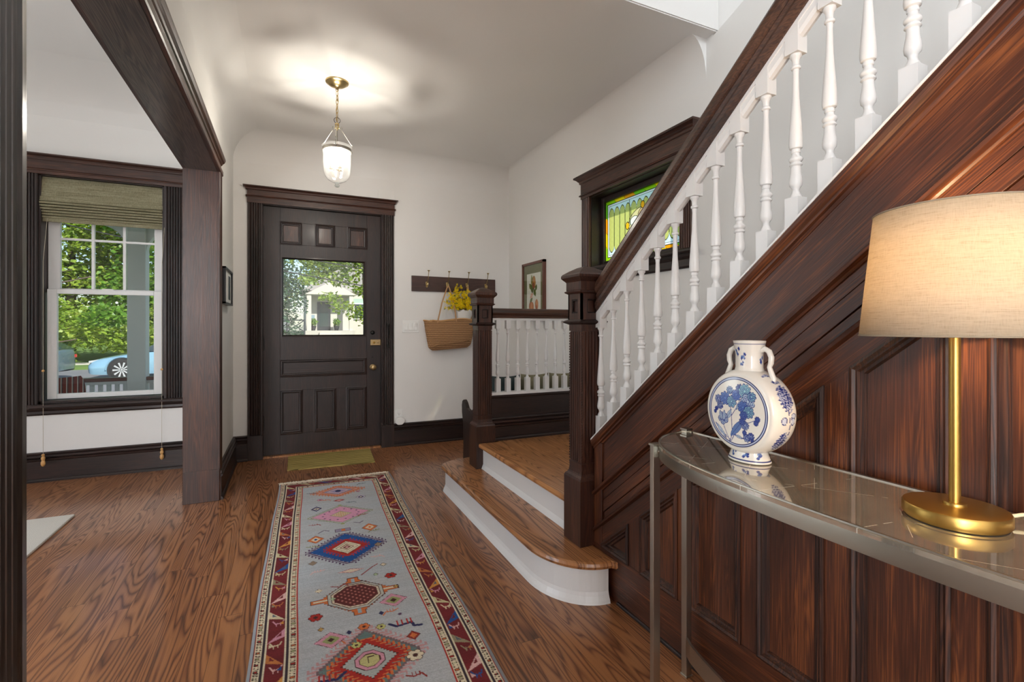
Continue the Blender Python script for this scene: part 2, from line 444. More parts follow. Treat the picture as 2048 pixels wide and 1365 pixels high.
# ------------------------------------------------------------------ door casing
t = thing('trim_1', None, None, (.29,YW,0), kind='structure')
for x0, x1, nm in ((DX0-.112, DX0, 1), (DX1, DX1+.111, 2)):
    w = x1-x0
    m_ = MB().ext(reed_prof(w, .02), (x0,YW,.21), (1,0,0), (0,-1,0), (0,0,DZ1+.012-.21)); m_.build('side_casing', M['brn_z'] if 0 else M['blk_z'], t)
    MB().box((x0-.002,YW,0), (x1+.002,YW-.028,.208)).build('plinth_block', M['blk_z'], t, bevel=.002)
b = MB(); b.box((DX0-.115,YW,DZ1), (DX1+.115,YW-.026,DZ1+.05)); b.build('head_casing', M['brn_x'], t)
b = MB().ext([(0,0),(.034,0),(.038,.006),(.030,.014),(0,.016)], (DX0-.125,YW,DZ1+.048), (0,-1,0), (0,0,1), (DX1-DX0+.25,0,0)); b.build('fillet_moulding', M['brn_x'], t)
MB().box((DX0-.115,YW,DZ1+.062), (DX1+.115,YW-.024,DZ1+.108)).build('frieze_board', M['brn_x'], t)
def crown(b, x0, x1, y, z, h, tt):
    pr = crown_prof(h, tt); V = []; k = len(pr)
    for a, c in pr: V.append((x0-a, y, z+c))
    for a, c in pr: V.append((x0-a, y-a-.022, z+c))
    for a, c in pr: V.append((x1+a, y-a-.022, z+c))
    for a, c in pr: V.append((x1+a, y, z+c))
    F = []
    for r in range(3):
        for i in range(k-1): F.append((r*k+i, (r+1)*k+i, (r+1)*k+i+1, r*k+i+1))
    F.append(tuple(r*k+k-1 for r in range(4))); F.append(tuple(r*k for r in (3,2,1,0)))
    return b.add(V, F)
crown(MB(), DX0-.115, DX1+.115, YW, DZ1+.108, .034, .030).build('crown_moulding', M['brn_x'], t)
# jambs and threshold
b = MB(); b.box((DX0-.001,YW-.005,0), (DX0+.004,YW+.15,DZ1)); b.box((DX1-.004,YW-.005,0), (DX1+.001,YW+.15,DZ1)); b.box((DX0,YW-.005,DZ1-.004), (DX1,YW+.15,DZ1+.002))
b.build('door_jamb', M['blk_z'], t)
MB().box((DX0,YW+.0,-.001), (DX1,YW+.16,.012)).build('threshold', M['tread'], t)

# ------------------------------------------------------------------ front door
YD = 4.70
dr = thing('door_1', None, None, (.29,YD,0), kind='structure')
PX = [(-.073,.10), (.215,.375), (.49,.66)]
PXL = [(-.073,.105), (.205,.385), (.48,.655)]
z_lo = [(.188,.570)]; z_mid = (.690,.838); gl = (-.058,.640,1.045,1.735); z_up = (1.853,2.046)
b = MB()
y0, y1 = YD, YD+.045
b.box((DX0+.004,y0,.014), (-.073,y1,DZ1-.005)); b.box((.66,y0,.014), (DX1-.004,y1,DZ1-.005))
b.box((-.073,y0,.014), (.66,y1,.188)); b.box((-.073,y0,.570), (.66,y1,.690)); b.box((-.073,y0,.838), (.66,y1,1.045)); b.box((-.073,y0,1.735), (.66,y1,1.853)); b.box((-.073,y0,2.046), (.66,y1,DZ1-.005))
b.box((.66-.02,y0,1.045), (.66,y1,1.735)); b.box((-.073,y0,1.045), (-.058,y1,1.735))
for P_, z0, z1 in ((PX,)+z_up, (PXL,)+z_lo[0]):
    b.box((P_[0][1],y0,z0), (P_[1][0],y1,z1)); b.box((P_[1][1],y0,z0), (P_[2][0],y1,z1))
b.box((.655,y0,.188), (.662,y1,.570))
b.build('door_leaf', M['blk_z'], dr, bevel=.0015)
def pan(x0, x1, z0, z1, mat, nm='panel'):
    MB().box((x0,y0+.014,z0), (x1,y0+.03,z1)).build(nm, mat, dr)
    MB().loop([(x0,z0),(x1,z0),(x1,z1),(x0,z1)], [(-.006,-.001),(-.006,.005),(.002,.007),(.008,.001),(.014,.002),(.018,-.006),(.024,-.007),(.028,-.014)], lambda a, c, h: (a, y0-h, c)).build('panel_moulding', M['blk_z'], dr)
for (a, c) in PX: pan(a, c, *z_up, M['brn_z'])
for (a, c) in PXL: pan(a, c, *z_lo[0], M['blk_z'])
pan(-.073, .655, *z_mid, M['blk_x'])
MB().loop([(gl[0],gl[2]),(gl[1],gl[2]),(gl[1],gl[3]),(gl[0],gl[3])], [(-.01,-.001),(-.01,.006),(.0,.007),(.008,-.004),(.012,-.012)], lambda a, c, h: (a, y0-h, c)).build('glazing_bead', M['blk_z'], dr)
MB().box((gl[0],y0+.016,gl[2]), (gl[1],y0+.021,gl[3])).build('door_glass', M['glass'], dr)
# hardware
hw = MB(); hw.ext([(0,0),(.092,0),(.092,.055),(0,.055)], (.690,YD,.955), (1,0,0), (0,0,1), (0,-.022,0))
lk = hw.build('rim_lock', M['old_brass'], dr, bevel=.003)
MB().lathe([(.010,0),(.010,.012),(.005,.016)], (0,0,0), 16).build('lock_turn', M['satin_brass'], lk)
o = ALLCH[lk.name][-1]; 
o.data.transform(Matrix.Translation((.72,YD-.022,.982)) @ Matrix.Rotation(PI/2, 4, 'X'))
MB().lathe([(.007,0),(.007,.010),(.003,.012)], (0,0,0), 12).build('lock_button', M['old_brass'], lk)
ALLCH[lk.name][-1].data.transform(Matrix.Translation((.755,YD-.022,.982)) @ Matrix.Rotation(PI/2, 4, 'X'))
MB().lathe([(.026,0),(.026,.004),(.020,.008),(.010,.010),(.009,.030),(.018,.036),(.0265,.048),(.0265,.058),(.020,.066),(.008,.069),(.001,.0695)], n=28).build('door_knob', M['old_brass'], dr)
ALLCH[dr.name][-1].data.transform(Matrix.Translation((.711,YD,.752)) @ Matrix.Rotation(PI/2, 4, 'X'))
MB().lathe([(.020,0),(.020,.004),(.014,.012),(.006,.015)], n=24).build('deadbolt_rose', M['iron'], dr)
ALLCH[dr.name][-1].data.transform(Matrix.Translation((.712,YD,1.075)) @ Matrix.Rotation(PI/2, 4, 'X'))
MB().lathe([(.009,0),(.009,.003),(.002,.004)], n=16).build('keyhole', M['iron'], dr)
ALLCH[dr.name][-1].data.transform(Matrix.Translation((.708,YD,.845)) @ Matrix.Rotation(PI/2, 4, 'X'))
for z in (1.94, .985, .30):
    b = MB().tube([(DX0+.002,YD-.010,z-.055), (DX0+.002,YD-.010,z+.055)], .008, 10); b.sphere((DX0+.002,YD-.010,z-.058), .008, 8, 6); b.sphere((DX0+.002,YD-.010,z+.058), .008, 8, 6)
    b.box((DX0-.012,YD-.006,z-.045), (DX0+.014,YD-.002,z+.045))
    b.build('hinge', M['iron'], dr)
# door chain guard on the casing
ch = thing('door_chain', 'black iron door chain hanging on the right casing of the front door', 'door chain', (.845,YW-.024,1.02))
b = MB().box((.832,YW-.022,1.125), (.856,YW-.030,1.16)); b.sphere((.844,YW-.032,1.143), .009, 10, 8); b.build('anchor_plate', M['iron'], ch)
for i in range(9):
    z = 1.118-i*.0175; an = (i % 2)*PI/2; pts = []
    for k in range(10):
        a = 2*PI*k/10; d = .0055*math.cos(a)
        pts.append((.844+d*math.cos(an)+.004*math.sin(i*.7), YW-.033+d*math.sin(an)*.7, z+.0115*math.sin(a)))
    MB().tube(pts, .0018, 6, closed=True).build('chain_link', M['iron'], ch)
MB().ext([(0,0),(.03,0),(.03,.028),(0,.028)], (.828,YW-.021,.935), (1,0,0), (0,0,1), (0,-.010,0)).build('slide_plate', M['iron'], ch, bevel=.003)

# ------------------------------------------------------------------ living room window: casing, sashes
t = thing('trim_2', None, None, (-1.28,YW,.56), kind='structure')
for x0, x1 in ((WX0-.136, WX0), (WX1, WX1+.136)):
    MB().ext(reed_prof(x1-x0, .022, 5), (x0,YW,WZ0-.004), (1,0,0), (0,-1,0), (0,0,WZ1-WZ0+.006)).build('side_casing', M['blk_z'], t)
MB().box((WX0-.138,YW,WZ1), (WX1+.138,YW-.028,WZ1+.10)).build('head_casing', M['brn_x'], t)
MB().ext([(0,0),(.036,0),(.040,.007),(.032,.015),(0,.016)], (WX0-.148,YW,WZ1+.022), (0,-1,0), (0,0,1), (WX1-WX0+.296,0,0)).build('fillet_moulding', M['brn_x'], t)
crown(MB(), WX0-.138, WX1+.138, YW, WZ1+.096, .046, .034).build('crown_moulding', M['brn_x'], t)
MB().ext([(0,0),(.052,0),(.060,.008),(.060,.020),(.052,.028),(0,.028)], (WX0-.15,YW,WZ0-.030), (0,-1,0), (0,0,1), (WX1-WX0+.30,0,0)).build('stool', M['blk_x'], t)
MB().ext([(0,0),(.012,0),(.020,.012),(.018,.030),(.030,.044),(.034,.056),(0,.056)], (WX0-.13,YW,WZ0-.084), (0,-1,0), (0,0,1), (WX1-WX0+.26,0,0)).build('apron', M['blk_x'], t)
b = MB(); b.box((WX0,YW,WZ0-.02), (WX0+.012,YW+.16,WZ1)); b.box((WX1-.012,YW,WZ0-.02), (WX1,YW+.16,WZ1)); b.box((WX0,YW,WZ0-.03), (WX1,YW+.16,WZ0+.018)); b.box((WX0,YW,WZ1-.006), (WX1,YW+.16,WZ1+.004))
b.build('reveal_boards', M['blk_z'], t)
w = thing('window_1', None, None, (-1.28,YW+.1,.6), kind='structure')
def sash(nm, x0, x1, z0, z1, y, st, rt, rb, d=.034):
    b = MB(); b.box((x0,y,z0), (x0+st,y+d,z1)); b.box((x1-st,y,z0), (x1,y+d,z1)); b.box((x0+st,y,z0), (x1-st,y+d,z0+rb)); b.box((x0+st,y,z1-rt), (x1-st,y+d,z1))
    return b.build(nm, M['sash'], w, bevel=.003)
lo = sash('lower_sash', WX0+.022, WX1-.026, .588, 1.410, YW+.068, .056, .034, .036)
MB().box((WX0+.07,YW+.086,.615), (WX1-.075,YW+.090,1.385)).build('window_pane', M['glass'], lo)
MB().ext([(0,0),(.08,0),(.07,.012),(.01,.012)], (-1.32,YW+.07,1.409), (1,0,0), (0,0,1), (0,.03,0)).build('sash_lock', M['sash'], lo)
up = sash('upper_sash', WX0+.014, WX1-.016, 1.385, 2.236, YW+.108, .070, .06, .034)
MB().box((WX0+.07,YW+.124,1.41), (WX1-.07,YW+.128,2.19)).build('window_pane', M['glass'], up)
ux0, ux1 = WX0+.084, WX1-.086
for k in (1, 2):
    x = ux0+(ux1-ux0)*k/3; MB().box((x-.009,YW+.110,1.41), (x+.009,YW+.134,2.19)).build('muntin', M['sash'], up)
MB().box((ux0,YW+.112,1.787), (ux1,YW+.132,1.803)).build('muntin', M['sash'], up)
# ------------------------------------------------------------------ stained glass window in the right wall
t = thing('trim_3', None, None, (XR,2.65,1.5), kind='structure')
for y0_, y1_ in ((RY0-.105, RY0), (RY1, RY1+.10)):
    MB().ext(reed_prof(y1_-y0_, .022, 4), (XR,y0_,RZ0-.01), (0,1,0), (-1,0,0), (0,0,RZ1-RZ0+.02)).build('side_casing', M['brn_z'], t)
MB().box((XR,RY0-.11,RZ1), (XR-.026,RY1+.105,RZ1+.125)).build('head_casing', M['brn_y'], t)
MB().ext([(0,0),(.034,0),(.038,.006),(.03,.014),(0,.016)], (XR,RY0-.12,RZ1+.022), (-1,0,0), (0,0,1), (0,RY1-RY0+.235,0)).build('fillet_moulding', M['brn_y'], t)
def crown_y(b, y0, y1, x, z, h, tt):
    pr = crown_prof(h, tt); V = []; k = len(pr)
    for a, c in pr: V.append((x, y0-a, z+c))
    for a, c in pr: V.append((x-a-.022, y0-a, z+c))
    for a, c in pr: V.append((x-a-.022, y1+a, z+c))
    for a, c in pr: V.append((x, y1+a, z+c))
    F = []
    for r in range(3):
        for i in range(k-1): F.append((r*k+i, (r+1)*k+i, (r+1)*k+i+1, r*k+i+1))
    F.append(tuple(r*k+k-1 for r in range(4))); F.append(tuple(r*k for r in (3,2,1,0)))
    return b.add(V, F)
crown_y(MB(), RY0-.11, RY1+.105, XR, RZ1+.118, .055, .045).build('crown_moulding', M['brn_y'], t)
MB().ext([(0,0),(.055,0),(.062,.008),(.062,.018),(.055,.026),(0,.026)], (XR,RY0-.13,RZ0-.032), (-1,0,0), (0,0,1), (0,RY1-RY0+.25,0)).build('stool', M['blk_y'], t)
MB().ext([(0,0),(.012,0),(.020,.010),(.018,.05),(.030,.066),(.034,.082),(0,.082)], (XR,RY0-.10,RZ0-.114), (-1,0,0), (0,0,1), (0,RY1-RY0+.195,0)).build('apron', M['blk_y'], t)
b = MB(); b.box((XR,RY0,RZ0-.01), (XR+.19,RY0+.008,RZ1)); b.box((XR,RY1-.008,RZ0-.01), (XR+.19,RY1,RZ1)); b.box((XR,RY0,RZ0-.01), (XR+.19,RY1,RZ0+.006)); b.box((XR,RY0,RZ1-.006), (XR+.19,RY1,RZ1))
b.build('reveal_boards', M['blk_y'], t)
w2 = thing('window_2', None, None, (XR+.1,2.65,1.6), kind='structure')
b = MB(); X0, X1 = XR+.085, XR+.125; fy0, fy1, fz0, fz1 = RY0+.008, RY1-.008, RZ0+.006, RZ1-.006; fw = .04
b.box((X0,fy0,fz0), (X1,fy0+fw,fz1)); b.box((X0,fy1-fw,fz0), (X1,fy1,fz1)); b.box((X0,fy0+fw,fz0), (X1,fy1-fw,fz0+fw)); b.box((X0,fy0+fw,fz1-fw), (X1,fy1-fw,fz1))
b.build('sash_frame', M['blk_y'], w2, bevel=.003)
# leaded glass: colours of the glass pieces
gy0, gy1, gz0, gz1 = fy0+fw, fy1-fw, fz0+fw, fz1-fw
nu, nv = 300, 170
U, V_ = np.meshgrid(np.linspace(0, gy1-gy0, nu), np.linspace(0, gz1-gz0, nv)); Wd, Hd = gy1-gy0, gz1-gz0
U = Wd-U  # u measured from the far end
col = np.zeros(U.shape+(3,)); col[:] = lin(196,200,112)
rip = .5+.5*np.sin(U*900+3*np.sin(V_*700))*np.sin(V_*800+2*np.sin(U*500))
col *= (.85+.3*rip[..., None])
lead = np.zeros(U.shape, bool)
bd = .024; wb = .040
e = np.minimum(np.minimum(U, Wd-U), np.minimum(V_, Hd-V_))
inb = e < bd
k = np.floor((U+V_)/.11).astype(int) % 4
cb = np.array([lin(150,205,20), lin(250,215,10), lin(245,160,15), lin(120,200,40)])
col[inb] = cb[k[inb]]
lead |= inb & (np.abs(((U+V_)/.11) % 1) < .018)
wh = (e >= bd) & (e < wb); col[wh] = lin(245,250,250)
lead |= (np.abs(e-bd) < .0026) | (np.abs(e-wb) < .0022)
ins = e >= wb
pw = (Wd-2*wb)/12
uu = ((U-wb)/pw) % 1; ctr = np.abs(uu-.5)*2
arch = .055*np.sqrt(np.clip(1-ctr**1.6, 0, 1))
top = V_ > (Hd-wb-.075+arch); bot = V_ < (wb+.075-arch)
sp = ins & (top | bot); col[sp] = lin(220,242,242)
ab = np.abs(V_-(Hd-wb-.075+arch)) < .0032; bb = np.abs(V_-(wb+.075-arch)) < .0032
lead |= ins & (ab | bb)
lead |= ins & (np.minimum(uu, 1-uu)*pw < .0024) & ~top & ~bot
uu2 = ((U-wb)/pw+.5) % 1; 
# centre cartouche
cu, cv = Wd/2, Hd/2
def ell(a, b_, du=0, dv=0): return ((U-cu-du)/a)**2+((V_-cv-dv)/b_)**2
for (a, b_, du, dv, c) in ((.15,.105,0,0,(215,205,150)), (.05,.035,-.085,.02,(235,240,225)), (.05,.035,.085,.02,(235,240,225)), (.05,.05,0,.05,(190,165,120)), (.05,.05,0,-.05,(190,165,120)), (.055,.03,0,0,(235,225,190)), (.020,.026,-.165,0,(250,190,30)), (.020,.026,.165,0,(250,190,30)), (.020,.024,0,.118,(250,180,20)), (.020,.024,0,-.118,(250,180,20)), (.022,.022,-.10,-.06,(120,150,60)), (.022,.022,.10,-.06,(120,150,60))):
    E_ = ell(a, b_, du, dv); s_ = ins & (E_ < 1); col[s_] = lin(*c); lead[s_] = False
    lead |= ins & (np.abs(np.sqrt(E_)-1)*min(a, b_) < .0022)
lead |= ins & ((np.abs(U-Wd*.333) < .003) | (np.abs(U-Wd*.667) < .003)) & (ell(.15,.105) > 1)
col[lead] = (.006,.006,.007)
V3 = np.stack([np.full(U.size, XR+.105)-.0015*lead.ravel(), (gy1-U).ravel(), gz0+V_.ravel()], 1)
t_ = NT('leaded_coloured_glass'); a_ = t_.n('Attribute'); a_.attribute_name = 'dye'
tl = t_.n('BsdfTranslucent'); t_.l(a_.outputs['Color'], tl.inputs[0]); tr_ = t_.n('BsdfTransparent'); t_.l(a_.outputs['Color'], tr_.inputs[0])
gs = t_.n('BsdfGlossy'); gs.inputs['Roughness'].default_value = .15
m1 = t_.n('MixShader'); m1.inputs[0].default_value = .10; t_.l(tl.outputs[0], m1.inputs[1]); t_.l(tr_.outputs[0], m1.inputs[2])
m2 = t_.n('MixShader'); m2.inputs[0].default_value = .04; t_.l(m1.outputs[0], m2.inputs[1]); t_.l(gs.outputs[0], m2.inputs[2])
grid_mesh('stained_glass', V3, nu, nv, col.reshape(-1,3), t_.done(m2.outputs[0]), w2)

# ------------------------------------------------------------------ cased opening to the living room
t = thing('trim_4', None, None, (-.51,2.4,0), kind='structure')
MB().box((XPL-.002,3.655,0), (XP+.002,3.676,2.13)).build('far_jamb', M['brn_z'], t)
MB().box((XPL-.016,3.652,0), (XP+.014,3.68,.205)).build('plinth_block', M['brn_z'], t, bevel=.002)
MB().box((XPL-.002,1.069,0), (XP+.002,1.09,2.13)).build('near_jamb', M['near'], t)
MB().box((XPL-.002,1.07,2.13), (XP+.002,3.676,2.152)).build('head_soffit', wood('soffit_oak', (.006,.005,.005), (.040,.026,.020), (.12,.085,.065), axis='Y', freq=7, rough=.38, coat=.45, streak=1.8), t)
for xs, sx in ((XP, 1), (XPL, -1)):
    MB().ext(reed_prof(.108, .018, 4), (xs,3.657,.0), (0,1,0), (sx,0,0), (0,0,2.15)).build('side_casing', M['brn_z'], t)
    MB().ext(reed_prof(.145, .022, 5), (xs,1.092,0), (0,-1,0), (sx,0,0), (0,0,2.15)).build('side_casing', M['near'], t)
    MB().ext([(0,0),(.018,0),(.022,.006),(.022,.030),(.010,.034),(.010,.070),(.016,.074),(.020,.082),(.030,.090),(.036,.104),(.036,.116),(0,.116)], (xs+sx*.001,.94,2.132), (sx,0,0), (0,0,1), (0,3.772-.94,0)).build('head_casing', M['brn_y'], t)
# ================================================================== the staircase
T1, T2 = .175, .345           # first tread, landing
SL = .815
def Z(c, y): return c-SL*(y-1.2)
XF = 1.21                      # face of the wainscot frame
stair = thing('staircase', 'dark panelled staircase with oak treads and white risers turning at a landing', 'staircase', (1.6,1.8,0))
# first tread: long curved bullnose board
def rounded(x0, xin, ya, yb, r0, r1, n=14):
    """outline from inner line xin to nose x0, rounded at both ends"""
    P_ = [(xin, ya)]
    for i in range(n+1):
        a = PI/2*i/n; P_.append((x0+r0[0]*(1-math.sin(a)), ya+r0[1]*(1-math.cos(a)) ))
    P_2 = []
    for i in range(n+1):
        a = PI/2*i/n; P_2.append((x0+r1[0]*(1-math.cos(a)), yb-r1[1]*(1-math.sin(a))))
    return P_ + P_2 + [(xin, yb)]
def nosed(poly, z0, z1, r=.013):
    """slab with rounded edge: stack of inset outlines"""
    n = len(poly); A = [Vector((p[0], p[1])) for p in poly]; c = sum(A, Vector((0,0)))/n
    area = sum(A[i].x*A[(i+1) % n].y-A[(i+1) % n].x*A[i].y for i in range(n)); sg = 1 if area > 0 else -1
    mit = []
    for i in range(n):
        d = (A[(i+1) % n]-A[i-1]).normalized(); mit.append(Vector((-d.y, d.x))*sg)
    b = MB(); lv = [(r,z0),(r*.3,z0+r*.3),(0,(z0+z1)/2),(r*.3,z1-r*.3),(r,z1)]
    V = []; F = []
    for ins_, z in lv:
        for i in range(n): p = A[i]+mit[i]*ins_; V.append((p.x, p.y, z))
    for j in range(4):
        for i in range(n): F.append((j*n+i, j*n+(i+1) % n, (j+1)*n+(i+1) % n, (j+1)*n+i))
    F.append(tuple(range(n-1, -1, -1))); F.append(tuple(4*n+i for i in range(n)))
    b.add(V, F); return b
tp = rounded(.948, 1.21, 1.615, 3.36, (.235,.30), (.19,.14))
tp[0] = (1.21, 1.607)
nosed(tp, T1-.030, T1).build('tread', M['tread'], stair)
rp = rounded(.972, 1.21, 1.645, 3.335, (.215,.28), (.17,.13))
def ring(poly, prof, closed=False):
    """profile (out,z) swept along an open outline"""
    n = len(poly); A = [Vector((p[0], p[1])) for p in poly]; V = []; F = []; k = len(prof)
    for i in range(n):
        d = (A[min(i+1,n-1)]-A[max(i-1,0)]).normalized(); nn = Vector((d.y, -d.x))
        for o_, z in prof: p = A[i]-nn*o_*(-1); V.append((p.x, p.y, z))
    for i in range(n-1):
        for a in range(k-1): F.append((i*k+a, (i+1)*k+a, (i+1)*k+a+1, i*k+a+1))
    return MB().add(V, F, False)
cc = Vector((1.15, 2.4))
# make sure 'out' points away from the stair
d_ = Vector(rp[15])-Vector(rp[14])
rpo = rp[1:-1]
sgn = 1
mid = len(rpo)//2
dd = (Vector(rpo[mid+1])-Vector(rpo[mid-1])).normalized(); nn = Vector((dd.y, -dd.x))
if nn.dot(Vector(rpo[mid])-cc) < 0: sgn = -1
ring(rpo, [(sgn*o_, z) for o_, z in ((.0,T1-.028),(0,.045),(.004,.03),(.012,.012),(.016,.0))]).build('riser', M['white'], stair)
# second riser and landing
ring([(1.183,1.79),(1.183,3.18)], [(-o_, z) for o_, z in ((0,T2-.028),(0,T1+.03),(.005,T1+.018),(.012,T1))]).build('riser', M['white'], stair)
MB().box((1.184,1.80,T1-.02), (1.20,3.16,T2-.028)).build('riser_backing', M['white'], stair)
lp = [(1.15,1.78),(1.15,3.053),(1.142+.13,3.053),(XR,3.10),(XR,1.78)]
lp = [(1.15,1.80),(1.15,3.049),(1.30,3.049),(1.30,3.11),(XR,3.11),(XR,1.78)]
nosed(lp, T2-.030, T2, .012).build('landing', M['landing'], stair)
# the flight up towards the camera behind the wainscot
for i in range(9):
    y = 1.78-i*.212; z = T2+.1728*(i+1)
    nosed([(1.272,y+.025),(1.272,y-.24),(XR,y-.24),(XR,y+.025)], z-.03, z, .01).build('tread', M['tread'], stair)
    MB().box((1.272,y,z-.19), (XR,y-.018,z-.028)).build('riser', M['white'], stair)
# wainscot body behind the frame
YN = 1.772; YE = -1.4
MB().prism_x([(YN,0),(YN,Z(1.07,YN)),(YE,Z(1.07,YE)),(YE,0)], XF+.016, XF+.06).build('wainscot_back', M['red_z'], stair)
MB().box((XF-.012,YE,0), (XF+.018,1.61,.015)).build('shoe_moulding', M['blk_y'], stair, bevel=.004)
MB().box((XF-.004,YE,.0), (XF+.018,1.775,.19)).build('base_rail', M['red_y'], stair)
PY = [(1.72,1.544),(1.47,1.279),(1.222,1.023),(.963,.778),(.711,.523),(.461,.272),(.210,.020),(-.042,-.232),(-.294,-.484),(-.546,-.736)]
CP = .627
prev = YN
for a, c in PY:
    MB().prism_x([(prev,.188),(prev,max(.1885,Z(CP,prev))),(a,max(.189,Z(CP,a))),(a,.188)], XF-.002, XF+.018).build('stile', M['red_z'], stair, bevel=.001); prev = c
rail_b = MB().prism_x([(YN,Z(CP,YN)),(YN,Z(.722,YN)),(YE,Z(.722,YE)),(YE,Z(CP,YE))], XF-.002, XF+.018); rail_b.build('raking_rail', M['red_s'], stair)
for a, c in PY:
    zb = .190; poly = [(a,zb),(c,zb),(c,Z(CP,c)),(a,max(zb+.004,Z(CP,a)))]
    pn = MB().prism_x(poly, XF+.010, XF+.020).build('panel', M['red_z'], stair)
    MB().loop(poly, [(-.003,-.001),(-.003,.005),(.004,.008),(.010,.003),(.014,.004),(.018,-.003),(.024,-.004),(.028,-.012)], lambda p, q, h: (XF-.002-h, p, q)).build('panel_moulding', M['mould'], pn)
# upper field: bands, mouldings and the wide raking board
def rake(c0, c1, xa, xb, nm, mat='red_s', bev=.001):
    return MB().prism_x([(YN,Z(c0,YN)),(YN,Z(c1,YN)),(YE,Z(c1,YE)),(YE,Z(c0,YE))], xa, xb).build(nm, M[mat], stair, bevel=bev)
def rake_prof(prof, nm, mat='red_s', parent=None):
    """prof = (x, c) closed"""
    b = MB().ext(prof, (0,YN,Z(0,YN)), (1,0,0), (0,0,1), (0,YE-YN,-SL*(YE-YN)))
    return b.build(nm, M[mat], parent or stair)
rake_prof([(XF+.018,.698),(XF-.004,.700),(XF-.016,.706),(XF-.018,.714),(XF-.010,.722),(XF+.018,.724)], 'raking_moulding')
rake(.722, .757, XF+.006, XF+.018, 'raking_band')
rake(.7595, .810, XF+.002, XF+.018, 'raking_band')
rake(.8125, .853, XF+.004, XF+.018, 'raking_band')
rake_prof([(XF+.018,.850),(XF-.002,.852),(XF-.006,.858),(XF-.018,.864),(XF-.020,.874),(XF-.012,.880),(XF+.018,.882)], 'raking_moulding')
rake(.876, 1.066, XF+.004, XF+.018, 'raking_board')
rake_prof([(XF+.018,1.045),(XF+.002,1.048),(XF-.002,1.058),(XF-.010,1.062),(XF-.010,1.070),(XF-.018,1.076),(XF-.024,1.088),(XF-.024,1.100),(XF+.018,1.1005)], 'cap_moulding')
rake_prof([(XF-.026,1.1005),(XF-.026,1.1065),(XF+.085,1.1065),(XF+.085,1.1005)], 'painted_cap', 'white')
rake_prof([(XF+.06,.60),(XF+.06,1.10),(XF+.075,1.10),(XF+.075,.60)], 'rear_stringer', 'white')
MB().box((XF-.006,YN-.055,.192), (XF+.01,YN+.001,Z(1.05,YN-.055))).build('end_stile', M['red_z'], stair, bevel=.002)

# ------------------------------------------------------------------ newel posts
def newel(parent, cx, cy, z0, zc, h_base=.0685):
    """zc: levels"""
    g = []
    b = MB(); b.sq([(.0685,z0),(.0685,.456),(.064,.466),(.056,.474),(.053,.481),(.050,.50),(.0515,.525),(.0465,.5255),(.0465,1.106),(.0515,1.1065),(.0515,1.138)], (cx,cy))
    post = b.build('newel_post', M['brn_z'], parent)
    # reeds on the four faces
    rd = MB()
    for i in range(6):
        o_ = -.040+i*.016
        for sx, sy in ((1,0),(-1,0),(0,1),(0,-1)):
            if sx: rd.ext([(-.0058,0),(-.0045,.0048),(.0045,.0048),(.0058,0)], (cx+sx*.0463,cy+o_,.53), (0,1,0), (sx,0,0), (0,0,.572))
            else: rd.ext([(-.0058,0),(-.0045,.0048),(.0045,.0048),(.0058,0)], (cx+o_,cy+sy*.0463,.53), (1,0,0), (0,sy,0), (0,0,.572))
    rd.build('reeding', M['brn_z'], post)
    for sx, sy in ((1,1),(-1,1),(1,-1),(-1,-1)):
        bd = MB()
        for k in range(48): bd.box((cx+sx*.0463,cy+sy*.0463,.532+k*.0119), (cx+sx*.0515,cy+sy*.0515,.532+k*.0119+.0075))
        bd.box((cx+sx*.0463,cy+sy*.0463,.53), (cx+sx*.0490,cy+sy*.0490,1.102))
        bd.build('corner_beading', M['brn_z'], post)
    MB().sq([(.052,1.134),(.070,1.142),(.072,1.148),(.066,1.152),(.056,1.156)], (cx,cy)).build('necking_moulding', M['blk_z'], post)
    # block with a square sunk panel on every face
    bk = MB(); bk.sq([(.045,1.152),(.045,1.282)], (cx,cy))
    for s_ in (1,-1):
        for (u0,u1,w0,w1) in ((-.0545,-.024,1.152,1.282),(.024,.0545,1.152,1.282),(-.024,.024,1.152,1.184),(-.024,.024,1.246,1.282)):
            bk.box((cx+u0,cy+s_*.045,w0), (cx+u1,cy+s_*.0545,w1)); bk.box((cx+s_*.045,cy+u0,w0), (cx+s_*.0545,cy+u1,w1))
    bk.build('newel_block', M['brn_z'], post)
    for ax_, s_ in ((0,1),(0,-1),(1,1),(1,-1)):
        bd = MB()
        for k in range(7):
            q = -.021+k*.007
            for (uu_, ww_) in ((q,1.187),(q,1.243),(-.021,1.194+k*.0072),(.021,1.194+k*.0072)):
                bd.sphere((cx+uu_,cy+s_*.050,ww_) if ax_ == 0 else (cx+s_*.050,cy+uu_,ww_), .0042, 6, 4)
        bd.build('bead_frame', M['blk_z'], post)
    MB().sq([(.056,1.270),(.066,1.276),(.068,1.281),(.060,1.285),(.061,1.288),(.061,1.322),(.066,1.328),(.072,1.334),(.0785,1.342),(.0785,1.352),(.074,1.359),(.052,1.374),(.026,1.388),(.004,1.394)], (cx,cy)).build('newel_cap', M['brn_z'], post)
    return post
BP = [(0,.0140),(.012,.0148),(.020,.0135),(.035,.0095),(.060,.0085),(.078,.0085),(.084,.0115),(.092,.0122),(.100,.0115),(.106,.0082),(.14,.0070),(.30,.0088),(.45,.0130),(.58,.0165),(.635,.0172),(.655,.0155),(.662,.0105),(.672,.0115),(.684,.0115),(.690,.0095),(.706,.0102),(.722,.0160),(.733,.0172),(.744,.0155),(.752,.0118),(.764,.0152),(.772,.0160),(.782,.0120),(.82,.0125),(.86,.0152),(.89,.0165),(.915,.0155),(.930,.0105),(.950,.0085),(.965,.0100),(.985,.0138),(1.0,.0148)]
